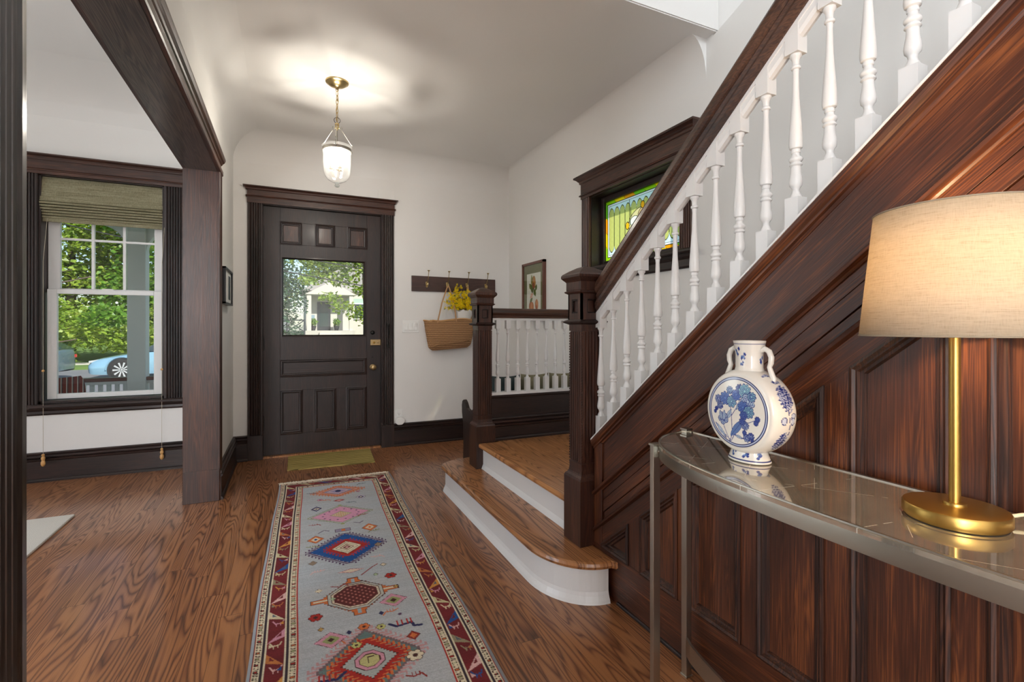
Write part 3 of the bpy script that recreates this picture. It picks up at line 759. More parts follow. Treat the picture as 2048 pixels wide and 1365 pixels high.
def baluster_mesh(cx, cy, z_foot0, z_foot1, z_blk, z_top, w, slope=0, rs=1.0):
    b = MB(); h = w/2; L_ = z_blk-z_foot1
    b.lathe([(r*rs, z_blk-f_*L_) for f_, r in reversed(BP)], (cx,cy,0), 20)
    for za, zb in ((z_foot0,z_foot1),(z_blk,z_top)):
        V = []
        for (sx, sy) in ((-1,-1),(1,-1),(1,1),(-1,1)): V.append((cx+sx*h, cy+sy*h, (za-slope*sy*h) if za == z_foot0 else za))
        for (sx, sy) in ((-1,-1),(1,-1),(1,1),(-1,1)): V.append((cx+sx*h, cy+sy*h, (zb-slope*sy*h) if zb == z_top else zb))
        b.add(V, [(3,2,1,0),(4,5,6,7),(0,1,5,4),(1,2,6,5),(2,3,7,6),(3,0,4,7)])
    return b
# stair railing
NX, NY2, NY1 = 1.2035, 1.843, 3.118
sr = thing('stair_railing', 'raking stair railing with white turned balusters, dark rail and near newel post', 'railing', (1.24,1.2,1.1))
newel(sr, NX, NY2, T1, None)
XB = 1.243; BY0 = 1.782-.004; SP = .0903
y = BY0; bz = lambda yy: (Z(1.104,yy), Z(1.205,yy), Z(1.592,yy), Z(1.667,yy))
YB0 = 1.742
first = baluster_mesh(XB, BY0, *bz(BY0), .0375, SL)
bo = first.build('baluster', M['white'], sr)
for i in range(1, 24):
    c = bo.copy(); COL.objects.link(c); c.location = bo.location+Vector((0, -SP*i, SL*SP*i)); ALLCH[sr.name].append(c)
YT = 1.775; YR = -.62
def rail_prof(prof, nm, mat, y0=YT, y1=YR):
    return MB().ext(prof, (0,y0,Z(0,y0)), (1,0,0), (0,0,1), (0,y1-y0,-SL*(y1-y0)), nm == 'handrail').build(nm, M[mat], sr)
hp = []
for i in range(13):
    a = PI*i/12; hp.append((XB+.0345*math.cos(a), 1.768+.040*math.sin(a)))
hp += [(XB-.036,1.756),(XB-.030,1.744),(XB-.024,1.738),(XB-.029,1.728),(XB-.024,1.716),(XB-.029,1.708),(XB-.035,1.694),(XB-.033,1.680),(XB-.026,1.664),
       (XB+.026,1.664),(XB+.033,1.680),(XB+.035,1.694),(XB+.029,1.708),(XB+.024,1.716),(XB+.029,1.728),(XB+.024,1.738),(XB+.030,1.744),(XB+.036,1.756)]
MB().ext(hp, (0,YT,Z(0,YT)), (1,0,0), (0,0,1), (0,YR-YT,-SL*(YR-YT))).build('handrail', wood('handrail_mahogany', (.012,.005,.003), (.055,.022,.012), (.15,.065,.032), axis='Y'), sr)
rail_prof([(XB-.0192,1.650),(XB-.0192,1.6645),(XB+.0192,1.6645),(XB+.0192,1.650)], 'rail_fillet', 'white')
for i in range(-1, 23):
    yc = BY0-SP*(i+.5); hh = SP/2-.019
    if i == -1: continue
    b = MB(); ya, yb = yc+hh, yc-hh
    pr = [(-.0155,0),(-.0155,-.022),(-.011,-.034),(0,-.038),(.011,-.034),(.0155,-.022),(.0155,0)]
    V = [(XB+p, ya, Z(1.652,ya)+q) for p, q in pr]+[(XB+p, yb, Z(1.652,yb)+q) for p, q in pr]; k = len(pr)
    b.add(V, [(j,(j+1) % k,k+(j+1) % k,k+j) for j in range(k)]+[tuple(reversed(range(k))),tuple(range(k,2*k))])
    b.build('spacer', M['white'], sr)
# landing railing
lr = thing('landing_railing', 'level railing on the far side of the landing with small white balusters and dark rail', 'railing', (1.65,3.118,.35))
newel(lr, NX, NY1, T1, None)
YL = 3.118; lx0, lx1 = NX+.055, XR
MB().ext([(-.036,.035),(-.030,.052),(-.016,.064),(0,.068),(.016,.064),(.030,.052),(.036,.035),(.030,.024),(.024,.018),(.030,.008),(.026,0),(-.026,0),(-.030,.008),(-.024,.018),(-.030,.024)], (lx0,YL,1.188), (0,1,0), (0,0,1), (lx1-lx0,0,0)).build('handrail', M['brn_x'], lr)
MB().box((lx0,YL-.018,1.172), (lx1,YL+.018,1.189)).build('rail_fillet', M['white'], lr)
b0 = baluster_mesh(1.318, YL, .672, .766, 1.114, 1.173, .033, 0, .84).build('baluster', M['white'], lr)
for i in range(1, 11):
    c = b0.copy(); COL.objects.link(c); c.location = b0.location+Vector((.0765*i,0,0)); ALLCH[lr.name].append(c)
MB().box((lx0-.03,YL-.03,.655), (lx1,YL+.03,.674)).build('painted_shoe', M['white'], lr)
MB().box((lx0-.03,YL-.022,.345), (lx1,YL+.02,.655)).build('apron_board', M['blk_x'], lr)
MB().ext([(0,0),(.006,0),(.010,.008),(.010,.02),(0,.022)], (lx0-.03,YL-.022,.634), (0,-1,0), (0,0,1), (lx1-lx0+.03,0,0)).build('cap_moulding', M['blk_x'], lr)
MB().ext(base_prof(.155,.02), (lx0-.03,YL-.022,T2), (0,-1,0), (0,0,1), (lx1-lx0+.03,0,0)).build('skirting', M['blk_x'], lr)
MB().box((lx0-.06,YL+.0,0), (lx1,YL+.03,.66)).build('rear_board', M['blk_x'], lr)

# ------------------------------------------------------------------ hall bench behind the landing
bn = thing('hall_bench', 'dark wooden hall bench with a scrolled arm, behind the far newel post', 'bench', (1.65,3.45,0))
def arm(x):
    P_ = [(3.20,0),(3.20,.58),(3.30,.575),(3.40,.545),(3.48,.498),(3.55,.476),(3.61,.490),(3.65,.530),(3.685,.548),(3.715,.535),(3.73,.50),(3.725,.44),(3.70,.36),(3.69,.2),(3.70,.0)]
    MB().prism_x(P_, x, x+.028).build('arm', M['blk_z'], bn, bevel=.003)
arm(1.262); arm(2.055)
MB().box((1.29,3.20,.37), (2.055,3.70,.405)).build('seat', M['blk_x'], bn, bevel=.004)
MB().box((1.29,3.66,.06), (2.055,3.685,.37)).build('front_board', M['blk_x'], bn)
MB().box((1.29,3.155,.0), (2.055,3.18,.62)).build('backrest', M['blk_x'], bn)
def cushion(mat, label, cx, rz, w=.34, h=.34):
    n = 16; V = []; F = []
    for s_ in (1,-1):
        for j in range(n+1):
            for i in range(n+1):
                u, v = i/n*2-1, j/n*2-1
                th = .055*max(0, (1-u**4)*(1-v**4))**.5
                pin = 1-.07*(1-abs(u)**2)*abs(v)**3; pin2 = 1-.07*(1-abs(v)**2)*abs(u)**3
                V.append((u*w/2*pin2, s_*th, v*h/2*pin))
    m_ = (n+1)**2
    for s_ in (0,1):
        for j in range(n):
            for i in range(n):
                q = [s_*m_+j*(n+1)+i, s_*m_+j*(n+1)+i+1, s_*m_+(j+1)*(n+1)+i+1, s_*m_+(j+1)*(n+1)+i]; F.append(tuple(q if s_ == 0 else q[::-1]))
    b = MB().add(V, F, True); o = b.build('cushion', mat)
    o.data.transform(Matrix.Translation((cx,3.30,.405+h/2+.012)) @ Matrix.Rotation(rz, 4, 'Z') @ Matrix.Rotation(.12, 4, 'X'))
    L(o, label, 'cushion', 'cushions standing on the hall bench'); return o
ol = plain('olive_linen', (.21,.19,.115), .9, bump=.3, bscale=400); dt = plain('dark_teal_velvet', (.02,.035,.035), .8)
cushion(dt, 'dark teal cushion at the left end of the bench row, seen through the balusters', 1.449, .0, .235, .355)
cushion(ol, 'olive linen cushion right of the dark teal one, seen through the balusters', 1.69, -.0, .235, .36)
cushion(ol, 'olive linen cushion nearest the stained glass wall, seen through the balusters', 1.931, .0, .235, .36)
# ================================================================== things in the hall
class Dye:
    """paints colours onto the vertices of a flat grid (u,v in metres)"""
    def __init__(s, u, v, base):
        s.u = u; s.v = v; s.c = np.empty(u.shape+(3,)); s.c[:] = base
    def put(s, m, col): s.c[m] = col
    def dia(s, cu, cv, a, b, col, q=0.0):
        du = np.abs(s.u-cu); dv = np.abs(s.v-cv)
        if q: du = np.floor(du/q+.5)*q
        m = du/a+dv/b < 1; s.put(m, col); return m
    def rect(s, u0, u1, v0, v1, col): s.put((s.u > u0) & (s.u < u1) & (s.v > v0) & (s.v < v1), col)
    def ell(s, cu, cv, a, b, col): m = ((s.u-cu)/a)**2+((s.v-cv)/b)**2 < 1; s.put(m, col); return m
    def seg(s, p, q, w, col):
        p = np.array(p); q = np.array(q); d = q-p; L2 = max(1e-9, (d**2).sum())
        t = np.clip(((s.u-p[0])*d[0]+(s.v-p[1])*d[1])/L2, 0, 1)
        m = (s.u-p[0]-t*d[0])**2+(s.v-p[1]-t*d[1])**2 < (w/2)**2; s.put(m, col)
    def path(s, pts, w, col):
        for a, b in zip(pts[:-1], pts[1:]): s.seg(a, b, w, col)
    def poly(s, pts, col):
        ins = np.zeros(s.u.shape, bool); n = len(pts)
        for i in range(n):
            (x0,y0),(x1,y1) = pts[i], pts[(i+1) % n]
            if y0 == y1: continue
            c = ((y0 > s.v) != (y1 > s.v)) & (s.u < (x1-x0)*(s.v-y0)/(y1-y0)+x0); ins ^= c
        s.put(ins, col); return ins
# ------------------------------------------------------------------ patterned runner
RW = .378; RL = 2.75; ra = math.radians(1.75)
nu = 270; nv = 940
uu, vv = np.meshgrid(np.linspace(-RW, RW, nu), np.linspace(0, RL, nv))
C = lambda *a: np.array(lin(*a))
rs = np.random.RandomState(3)
fieldc = C(188,189,190); D = Dye(uu, vv, fieldc)
# abrash: woven-in bands of slightly different wool
row = np.interp(vv[:, 0], np.linspace(0, RL, 60), rs.rand(60)); row2 = rs.rand(nv)
fine = rs.rand(nv, nu)
D.c *= (.93+.10*row+.05*row2)[:, None, None]*np.array([1,1,1.0])
D.c = D.c*(1-.10*row[:, None, None]*np.array([1,.35,-.2]))
navy, blue, red, rust, orange = C(48,46,88), C(28,82,148), C(176,42,32), C(150,48,36), C(214,116,62)
maroon, dkm, pink, lpink, cream, green, brown, slate, plum = C(118,34,38), C(70,22,26), C(214,150,168), C(226,182,176), C(228,214,184), C(156,162,104), C(74,38,32), C(92,102,112), C(100,72,104)
def hooks(cu, cv, a, b, n, col, sz, gapc=None):
    """little latch hooks along the four sides of a diamond"""
    for sx in (1,-1):
        for sy in (1,-1):
            for i in range(n):
                t = (i+.5)/n; pu = cu+sx*a*(1-t); pv = cv+sy*b*t
                D.rect(pu-sz*.5, pu+sz*.5, pv-sz*.3, pv+sz*.3, col)
                D.rect(min(pu, pu+sx*sz*1.15), max(pu, pu+sx*sz*1.15), pv-sz*.17, pv+sz*.17, col)
                D.rect(pu+sx*sz*1.0-sz*.18, pu+sx*sz*1.0+sz*.18, min(pv, pv+sy*sz*.75), max(pv, pv+sy*sz*.75), col)
q = .009
# medallion 1
hooks(-.01,.30,.165,.115,9,orange,.017); D.dia(-.01,.30,.150,.112,orange,q); D.dia(-.01,.30,.128,.094,lpink,q); D.dia(-.01,.30,.115,.085,orange*.9,q); D.dia(-.01,.30,.095,.072,C(150,160,190),q); D.dia(-.01,.30,.070,.055,lpink,q); D.dia(-.01,.30,.055,.042,C(160,150,190),q); D.ell(-.01,.30,.018,.022,navy)
# medallion 2
D.dia(-.01,.742,.190,.158,green*.8,q); D.dia(-.01,.742,.182,.150,fieldc,q); D.dia(-.01,.742,.170,.138,green*.7,q); D.dia(-.01,.742,.162,.131,C(222,158,186),q)
D.dia(-.01,.742,.062,.052,green*.7); D.dia(-.01,.742,.056,.046,C(214,196,160))
for i in range(-3,4):
    for j in range(-3,4):
        if abs(i)+abs(j) < 4: D.ell(-.01+i*.012,.742+j*.012,.0035,.0035,orange)
for k in range(14):
    a = 2*PI*k/14; D.ell(-.01+.100*math.cos(a),.742+.082*math.sin(a),.006,.006,plum)
D.rect(-.02,0,.578,.60,green); D.rect(-.02,0,.885,.905,green)
# medallion 3
hooks(-.01,1.215,.180,.185,12,plum*.9,.020); D.dia(-.01,1.215,.172,.175,blue,q); 
hooks(-.01,1.215,.098,.100,7,red,.018); D.dia(-.01,1.215,.098,.100,red,q); D.dia(-.01,1.215,.074,.076,brown,q); D.dia(-.01,1.215,.070,.072,cream,q*.6); D.dia(-.01,1.215,.056,.058,brown); D.dia(-.01,1.215,.052,.054,cream); D.dia(-.01,1.215,.036,.038,maroon); D.dia(-.01,1.215,.030,.031,cream); D.dia(-.01,1.215,.020,.021,maroon); D.dia(-.01,1.215,.010,.011,lpink)
# medallion 4
for s_, c in ((0,brown),(-.0035,orange)):
    D.dia(-.01,1.692,.150+s_,.150+s_,c,.012)
    D.rect(-.185-s_,.165+s_,1.676-s_,1.708+s_,c); D.rect(-.034-s_,.014+s_,1.540-s_,1.845+s_,c)
D.rect(-.175,.155,1.686,1.698,cream); D.rect(-.018,-.002,1.552,1.832,C(160,180,190))
def octa(cu, cv, a, b, col): m = (np.abs(uu-cu) < a) & (np.abs(vv-cv) < b) & (np.abs(uu-cu)/a+np.abs(vv-cv)/b < 1.35); D.put(m, col); return m
octa(-.01,1.692,.112,.108,brown); octa(-.01,1.692,.108,.104,C(190,190,180)); octa(-.01,1.692,.098,.094,brown)
m = octa(-.01,1.692,.094,.090,cream); chk = ((np.floor(uu/.009)+np.floor(vv/.009)) % 2 == 0) & m; D.put(chk, C(205,180,160))
octa(-.01,1.692,.086,.082,C(96,38,36))
for i in range(-5,6):
    for j in range(-5,6):
        if (i+j) % 2 == 0 and abs(i)*.014 < .08 and abs(j)*.014 < .075 and abs(i)*.014/.086+abs(j)*.014/.082 < 1.25: D.dia(-.01+i*.014,1.692+j*.014,.005,.006,C(190,120,110))
# medallion 5
hooks(-.01,2.125,.178,.185,12,C(196,150,150),.021); D.dia(-.01,2.125,.172,.178,C(120,100,104),q); D.dia(-.01,2.125,.158,.165,C(104,128,124),q)
hooks(-.01,2.125,.118,.122,8,orange,.022); hooks(-.01,2.125,.112,.116,8,red,.018); D.dia(-.01,2.125,.112,.116,red,q); D.dia(-.01,2.125,.092,.095,brown,q); D.dia(-.01,2.125,.088,.091,C(176,180,176),q)
octa(-.01,2.125,.050,.050,brown); octa(-.01,2.125,.047,.047,pink); octa(-.01,2.125,.034,.034,brown); octa(-.01,2.125,.031,.031,C(200,192,130)); D.rect(-.018,-.014,2.105,2.14,brown); D.rect(-.018,.005,2.105,2.109,brown)
# medallion 6 (mostly out of frame)
hooks(-.01,2.56,.17,.13,10,plum,.02); D.dia(-.01,2.56,.16,.12,blue,q); D.dia(-.01,2.56,.09,.07,red,q)
# small fillers, mirrored left and right of the axis
def sm_dia(cu, cv, a, b, c1, c2=None, c3=None):
    D.dia(cu, cv, a+.003, b+.003, brown); D.dia(cu, cv, a, b, c1, .006)
    if c2 is not None: D.dia(cu, cv, a*.6, b*.6, c2, .005)
    if c3 is not None: D.dia(cu, cv, a*.25, b*.3, c3)
def bird(cu, cv, s_, c):
    D.path([(cu-.03*s_,cv-.012),(cu-.008*s_,cv),(cu+.018*s_,cv-.006),(cu+.03*s_,cv+.014)], .006, c)
    for k in (-.012,0,.012): D.seg((cu+k,cv),(cu+k,cv-.018), .0035, c)
def long_bird(cu, cv, s_, c, c2):
    D.path([(cu-.055*s_,cv-.012),(cu-.03*s_,cv+.012),(cu+.025*s_,cv+.004),(cu+.03*s_,cv+.030),(cu+.055*s_,cv+.034)], .012, c)
    for k in (-.025,-.008,.010,.024): D.seg((cu+k*s_,cv+.006),(cu+k*s_,cv-.022), .006, c2)
def rosette(cu, cv, r, c):
    for k in range(6): D.ell(cu+r*.62*math.cos(k*PI/3), cv+r*.62*math.sin(k*PI/3), r*.42, r*.42, brown); 
    for k in range(6): D.ell(cu+r*.62*math.cos(k*PI/3), cv+r*.62*math.sin(k*PI/3), r*.33, r*.33, c)
    D.ell(cu, cv, r*.22, r*.22, brown)
sm_dia(.125,.475,.032,.045,C(200,190,205),navy,cream); sm_dia(-.145,.60,.030,.042,navy*1.5,cream,navy)
sm_dia(-.01,.49,.035,.022,red,lpink); rosette(-.125,.44,.018,pink); rosette(.115,.36,.014,pink)
for (cu, cv, s_, c) in ((-.175,.29,1,slate),(.15,.20,-1,slate),(.06,.56,1,slate),(-.09,.46,1,orange),(-.155,.86,1,rust),(.11,.80,-1,rust),(.12,1.38,1,lpink),(-.15,1.43,-1,lpink),(-.17,1.15,1,green*.7),(.14,1.06,-1,green*.7),(-.11,1.99,1,orange*.9),(.10,1.87,-1,orange)): bird(cu, cv, s_, c)
D.path([(-.14,.985),(-.11,.955),(-.085,.975)], .006, plum); D.path([(.05,.90),(.08,.92),(.10,.90)], .006, plum)
D.rect(-.055,.025,.965,1.005,brown); D.rect(-.052,.022,.968,1.002,C(150,140,160)); D.rect(-.022,-.002,.972,.998,orange)
sm_dia(.125,1.0,.042,.050,orange,cream,orange); sm_dia(-.155,1.06,.040,.048,orange,cream,blue); sm_dia(.14,1.24,.018,.022,C(150,130,110)); sm_dia(-.17,1.33,.018,.022,C(150,130,110))
sm_dia(-.01,1.475,.058,.018,lpink,cream); 
D.path([(-.10,1.585),(-.065,1.60),(-.045,1.58),(-.03,1.60)], .006, rust); D.path([(.03,1.53),(.06,1.50),(.09,1.47),(.11,1.455)], .006, rust)
rosette(.150,1.585,.026,red); rosette(-.170,1.80,.026,red); sm_dia(.135,1.47,.014,.014,cream); sm_dia(-.15,1.60,.014,.014,cream); sm_dia(.155,1.69,.010,.012,C(200,160,90)); sm_dia(-.155,1.885,.010,.012,C(200,160,90)); sm_dia(.09,1.55,.010,.012,C(180,200,160)); sm_dia(-.10,1.69,.010,.012,C(180,200,160))
sm_dia(.125,1.79,.055,.048,pink,green,brown); sm_dia(-.125,1.965,.055,.048,pink,green,brown)
D.dia(.065,1.865,.010,.016,navy); D.dia(-.062,1.945,.010,.016,navy); rosette(-.008,1.93,.022,orange); rosette(.05,1.955,.018,C(200,196,120)); rosette(-.045,2.03,.018,C(200,196,120))
long_bird(.135,1.965,1,navy,red); long_bird(-.145,2.165,-1,navy,red)
sm_dia(.15,2.05,.024,.026,rust,orange); sm_dia(-.15,2.27,.024,.026,rust,orange); rosette(.135,2.16,.030,cream); rosette(-.12,2.38,.030,cream); bird(.12,2.26,1,rust); rosette(.13,1.90,.008,plum)
long_bird(.12,2.42,1,plum,rust)
# borders
au = np.abs(uu); side = np.sign(uu)
endd = np.minimum(vv, RL-vv)
eb = np.minimum(RW-au, endd+.006)       # distance from the outer edge
D.put(eb < .1445, fieldc)
D.put((eb < .147) & (eb > .142), red)
def cream_band(e0, e1):
    m = (eb > e0) & (eb < e1); D.put(m, cream)
    run = np.where((RW-au) < endd+.006, vv, uu)
    ph = (run/.034) % 1
    D.put(m & (ph < .30) & (eb > e0+.004) & (eb < e1-.004), brown)
    k_ = np.floor(run/.034).astype(int) % 5
    for i, c in enumerate((red, C(200,196,160), orange, green*.7, rust)):
        D.put(m & (ph > .05) & (ph < .25) & (eb > e0+.007) & (eb < e1-.007) & (k_ == i), c)
    mid_ = (e0+e1)/2; sn = mid_+(e1-e0)*.28*np.sign(np.sin((ph-.3)/.7*4*PI))
    D.put(m & (ph > .38) & (ph < .93) & (np.abs(eb-sn) < .0022), brown)
    D.put(m & (ph > .38) & (ph < .93) & (np.abs(((ph-.38)*6.2) % 1) < .18) & (np.abs(eb-mid_) < (e1-e0)*.30), brown)
cream_band(.118,.142); D.put((eb <= .118) & (eb > .108), C(58,44,52)); D.put((eb <= .108) & (eb > .103), cream)
mm = (eb <= .103) & (eb > .045); D.put(mm, maroon); 
wob = .80+.35*np.interp(vv[:, 0], np.linspace(0, RL, 90), rs.rand(90)); D.c[mm] *= np.broadcast_to(wob[:, None, None], D.c.shape)[mm]
D.put((eb <= .045) & (eb > .041), cream); D.put((eb <= .041) & (eb > .032), C(58,44,52)); cream_band(.010,.032); D.put((eb <= .010) & (eb > .006), red)
D.put(eb <= .006, C(140,146,150)*(1))
# big triangles with their small animals in the maroon band
pal = [C(206,196,150), lpink, C(196,120,64), blue, C(222,205,170), C(214,150,70), C(150,140,110), pink]
for sd in (1,-1):
    for i in range(20):
        v0 = .07+i*.135; c = pal[(i*3+(sd > 0)) % 8]; o_ = RW
        A_, B_ = (o_-.045, o_-.103)
        if i % 2: A_, B_ = B_, A_
        D.poly([(sd*A_,v0),(sd*A_,v0+.052),(sd*B_,v0+.058+.02)], c); D.poly([(sd*(A_*.8+B_*.2),v0+.020),(sd*(A_*.8+B_*.2),v0+.044),(sd*(A_*.5+B_*.5),v0+.048)], maroon if i % 3 else slate)
        c2 = pal[(i*5+3) % 8]; mu = sd*(A_*.45+B_*.55); vq = v0+.094
        D.path([(mu-.016,vq-.016),(mu-.006,vq+.006),(mu+.016,vq+.002)], .005, c2); D.seg((mu-.002,vq),(mu-.004,vq+.020), .0035, c2); D.seg((mu+.010,vq),(mu+.010,vq+.018), .0035, c2); D.seg((mu+.016,vq+.002),(mu+.021,vq-.014), .004, c2)
        c3 = pal[(i*7+1) % 8]; D.poly([(sd*(B_*.9+A_*.1),v0+.085),(sd*(B_*.9+A_*.1),v0+.106),(sd*(B_*.62+A_*.38),v0+.100)], c3*.9)
for i in range(5):
    D.poly([(-.25+i*.115,.045),(-.20+i*.115,.05),(-.17+i*.115,.095)], pal[(i*3) % 8]); D.path([(-.185+i*.115,.055),(-.165+i*.115,.075),(-.155+i*.115,.055)], .005, pal[(i+2) % 8])
D.c *= (.86+.28*fine)[..., None]; D.c *= (.93+.14*rs.rand(nv, 1))[..., None]
D.c = np.clip(D.c*.92, .004, .8)
eu = np.array([math.cos(ra), -math.sin(ra)]); ev = np.array([-math.sin(ra), -math.cos(ra)]); O_ = np.array([.315, 3.80])
wave = .0008*np.sin(vv*23+uu*5)
wgl = .004*np.sin(vv*3.1+1)+.002*np.sin(vv*7)
px_ = O_[0]+(uu+wgl)*eu[0]+vv*ev[0]; py_ = O_[1]+(uu+wgl)*eu[1]+vv*ev[1]
hz = .0095-.004*np.exp(-((RW-np.abs(uu))/.004)**2)+wave
rug = thing('runner_rug', 'long pale grey hall runner with diamond medallions and dark red border, on the oak floor', 'rug', (.3,3,0))
grid_mesh('pile', np.stack([px_.ravel(), py_.ravel(), hz.ravel()], 1), nu, nv, D.c.reshape(-1,3), attr_mat('hand_knotted_wool', .95, bump=.5, bscale=500), rug)
b = MB(); ne = 90
V = []
for j in range(ne+1):
    v_ = RL*j/ne; g_ = .004*math.sin(v_*3.1+1)+.002*math.sin(v_*7)
    for s_ in (-1,1):
        P_ = O_+eu*((RW+.004)*s_+g_)+ev*v_; P2 = O_+eu*((RW-.006)*s_+g_)+ev*v_
        V += [(P_[0],P_[1],.001),(P_[0],P_[1],.0075),(P2[0],P2[1],.0105)]
F = []
for j in range(ne):
    for s_ in (0,3):
        for k in (0,1): F.append((j*6+s_+k,(j+1)*6+s_+k,(j+1)*6+s_+k+1,j*6+s_+k+1))
b.add(V, F, True).build('overcast_edge', plain('grey_wool_edge', (.30,.32,.34), .95, bump=.5, bscale=300), rug)
b = MB(); R_ = random.Random(5)
for i in range(230):
    u_ = -RW+2*RW*i/229; l_ = .030+.022*R_.random(); p0 = O_+eu*u_-ev*(-.002); p1 = O_+eu*(u_+R_.uniform(-.007,.007))-ev*l_*.6; p2 = O_+eu*(u_+R_.uniform(-.014,.014))-ev*l_
    b.tube([(p0[0],p0[1],.006),(p1[0],p1[1],.008+.004*R_.random()),(p2[0],p2[1],.003)], [.0034,.0030,.0016], 5)
L(b.build('fringe', plain('cream_wool_fringe', (.78,.70,.57), .95), rug), kind='stuff')
# ------------------------------------------------------------------ door mat
t_ = NT('ribbed_mat'); sp = t_.n('SeparateXYZ'); t_.l(t_.coord(), sp.inputs[0])
yw = t_.math('FRACT', t_.math('MULTIPLY', sp.outputs[1], 17)); nn_ = t_.noise(t_.mapping(t_.coord(), scale=(6,90,1)), 1, 3)
cc_ = t_.ramp(t_.math('ADD', t_.math('MULTIPLY', yw, .6), t_.math('MULTIPLY', nn_, .4)), [(.2,lin(92,80,44)),(.32,lin(186,166,104)),(.52,lin(150,134,76)),(.6,lin(104,92,52)),(.68,lin(178,158,98)),(.9,lin(160,142,84))])
mat_m = t_.done(t_.bsdf(cc_, .95, 0, .1, normal=t_.bump(yw, .5, .004)))
dm = MB().prism_z([(-.008,4.625),(.676,4.622),(.648,4.150),(-.015,4.180)], .0005, .009).build('door_mat', mat_m, bevel=.002)
L(dm, 'small ribbed olive and beige mat on the floor against the front door', 'doormat')
# ------------------------------------------------------------------ rug in the living room
wr = MB().box((-3.4,1.1,.0005), (-1.157,3.708,.014)).build('area_rug', plain('nubby_ivory_wool', (.66,.63,.57), .98, bump=1.0, bscale=260), bevel=.004)
L(wr, 'nubby ivory area rug, only a corner showing on the living room floor', 'rug')

# ------------------------------------------------------------------ console table
TZ = .785
tb = thing('console_table', 'demilune console table of brushed pewter metal with mirrored top, against the wainscot', 'console table', (1.1,.55,0))
TCY, TA, TBX, TEX, TX = .55, .655, .318, 2.6, 1.187
def tab_outline(off=0, n=72, xw=TX):
    P_ = []
    for i in range(n+1):
        a = PI*i/n; cy_, sn_ = math.cos(a), math.sin(a)
        P_.append((xw-(TBX-off)*abs(sn_)**(2/TEX), TCY+(TA-off)*math.copysign(abs(cy_)**(2/TEX), cy_)))
    return P_
o0 = tab_outline(0); o1 = tab_outline(.006)
b = MB(); V = []; n = len(o0)
for (po, z) in ((o0,TZ-.042),(o0,TZ-.0015),(tab_outline(.0012),TZ+.001),(tab_outline(.005),TZ+.001),(o1,TZ-.002),(tab_outline(.010),TZ-.042)):
    V += [(p[0],p[1],z) for p in po]
F = [(r*n+i, r*n+i+1, (r+1)*n+i+1, (r+1)*n+i) for r in range(5) for i in range(n-1)]+[(5*n+i,5*n+i+1,i+1,i) for i in range(n-1)]
b.add(V, F, True); 
for f_ in range(len(b.f)): pass
rim = b.build('apron_rim', M['pewter'], tb); 
mo = rim.modifiers.new('w', 'EDGE_SPLIT'); mo.split_angle = .5
MB().box((TX-.010,TCY-TA+.01,TZ-.042), (TX,TCY+TA-.01,TZ+.001)).build('rear_rail', M['pewter'], tb)
t_ = NT('antiqued_mirror'); co = t_.coord()
vr = t_.n('TexVoronoi', feature='DISTANCE_TO_EDGE'); t_.l(t_.mapping(co, scale=(1,1,1)), vr.inputs['Vector']); vr.inputs['Scale'].default_value = 11
sp = t_.n('SeparateXYZ'); t_.l(co, sp.inputs[0])
def lines(ax, ay, s_):
    d_ = t_.math('ADD', t_.math('MULTIPLY', sp.outputs[0], ax), t_.math('MULTIPLY', sp.outputs[1], ay))
    f_ = t_.math('FRACT', t_.math('MULTIPLY', d_, s_)); return t_.math('LESS_THAN', t_.math('MINIMUM', f_, t_.math('SUBTRACT', 1, f_)), .005)
ln = t_.math('MAXIMUM', lines(.8,.6,7.5), t_.math('MAXIMUM', lines(-.55,.83,7.5), lines(.12,.99,5)))
ln = t_.math('MULTIPLY', ln, t_.math('GREATER_THAN', t_.noise(co, 14, 1), .5))
blot = t_.noise(co, 9, 4, .7)
cl = t_.mix(ln, t_.ramp(blot, [(.3,(.40,.355,.28)),(.7,(.60,.55,.46))]), (.85,.80,.70))
top_m = t_.done(t_.bsdf(cl, t_.math('MULTIPLY_ADD', ln, .35, .035), .72, .6, .6))
zt = TZ-.0015
MB().prism_z(tab_outline(.0065, xw=TX-.010), TZ-.010, zt).build('mirror_top', top_m, tb)
def bar(x, y, hx, hy, z0, z1, nm='leg'):
    b = MB(); b.box((x-hx,y-hy,z0), (x+hx,y+hy,z1-.006)); lg = b.build(nm, M['pewter'], tb, bevel=.0012)
    MB().box((x-hx-.003,y-hy-.003,z1-.006), (x+hx+.003,y+hy+.003,z1)).build('leg_cap', M['pewter'], lg, bevel=.001)
    MB().box((x-hx-.003,y-hy-.003,0), (x+hx+.003,y+hy+.003,.006)).build('foot_plate', M['pewter'], lg, bevel=.001)
for s_ in (1,-1):
    bar(1.163, TCY+s_*.641, .011, .011, 0, TZ+.012)
    bar(.966, TCY+s_*.562, .0125, .0075, 0, TZ-.0005)
    b = MB().tube([(.972,TCY+s_*.556,TZ-.024),(.985,TCY+s_*.540,TZ-.024)], .005, 8); b.build('bracket_pin', M['pewter'], tb)
b = MB(); V = []
for i in range(41):
    t = i/40; y = TCY+.63-1.26*t; x = 1.158-.085*math.sin(PI*t)**.7
    V += [(x,y,.075),(x,y,.130),(x-.008,y,.130),(x-.008,y,.075)]
F = [(i*4+k, i*4+(k+1) % 4, i*4+4+(k+1) % 4, i*4+4+k) for i in range(40) for k in range(4)]
b.add(V, F).build('lower_stretcher', M['pewter'], tb)

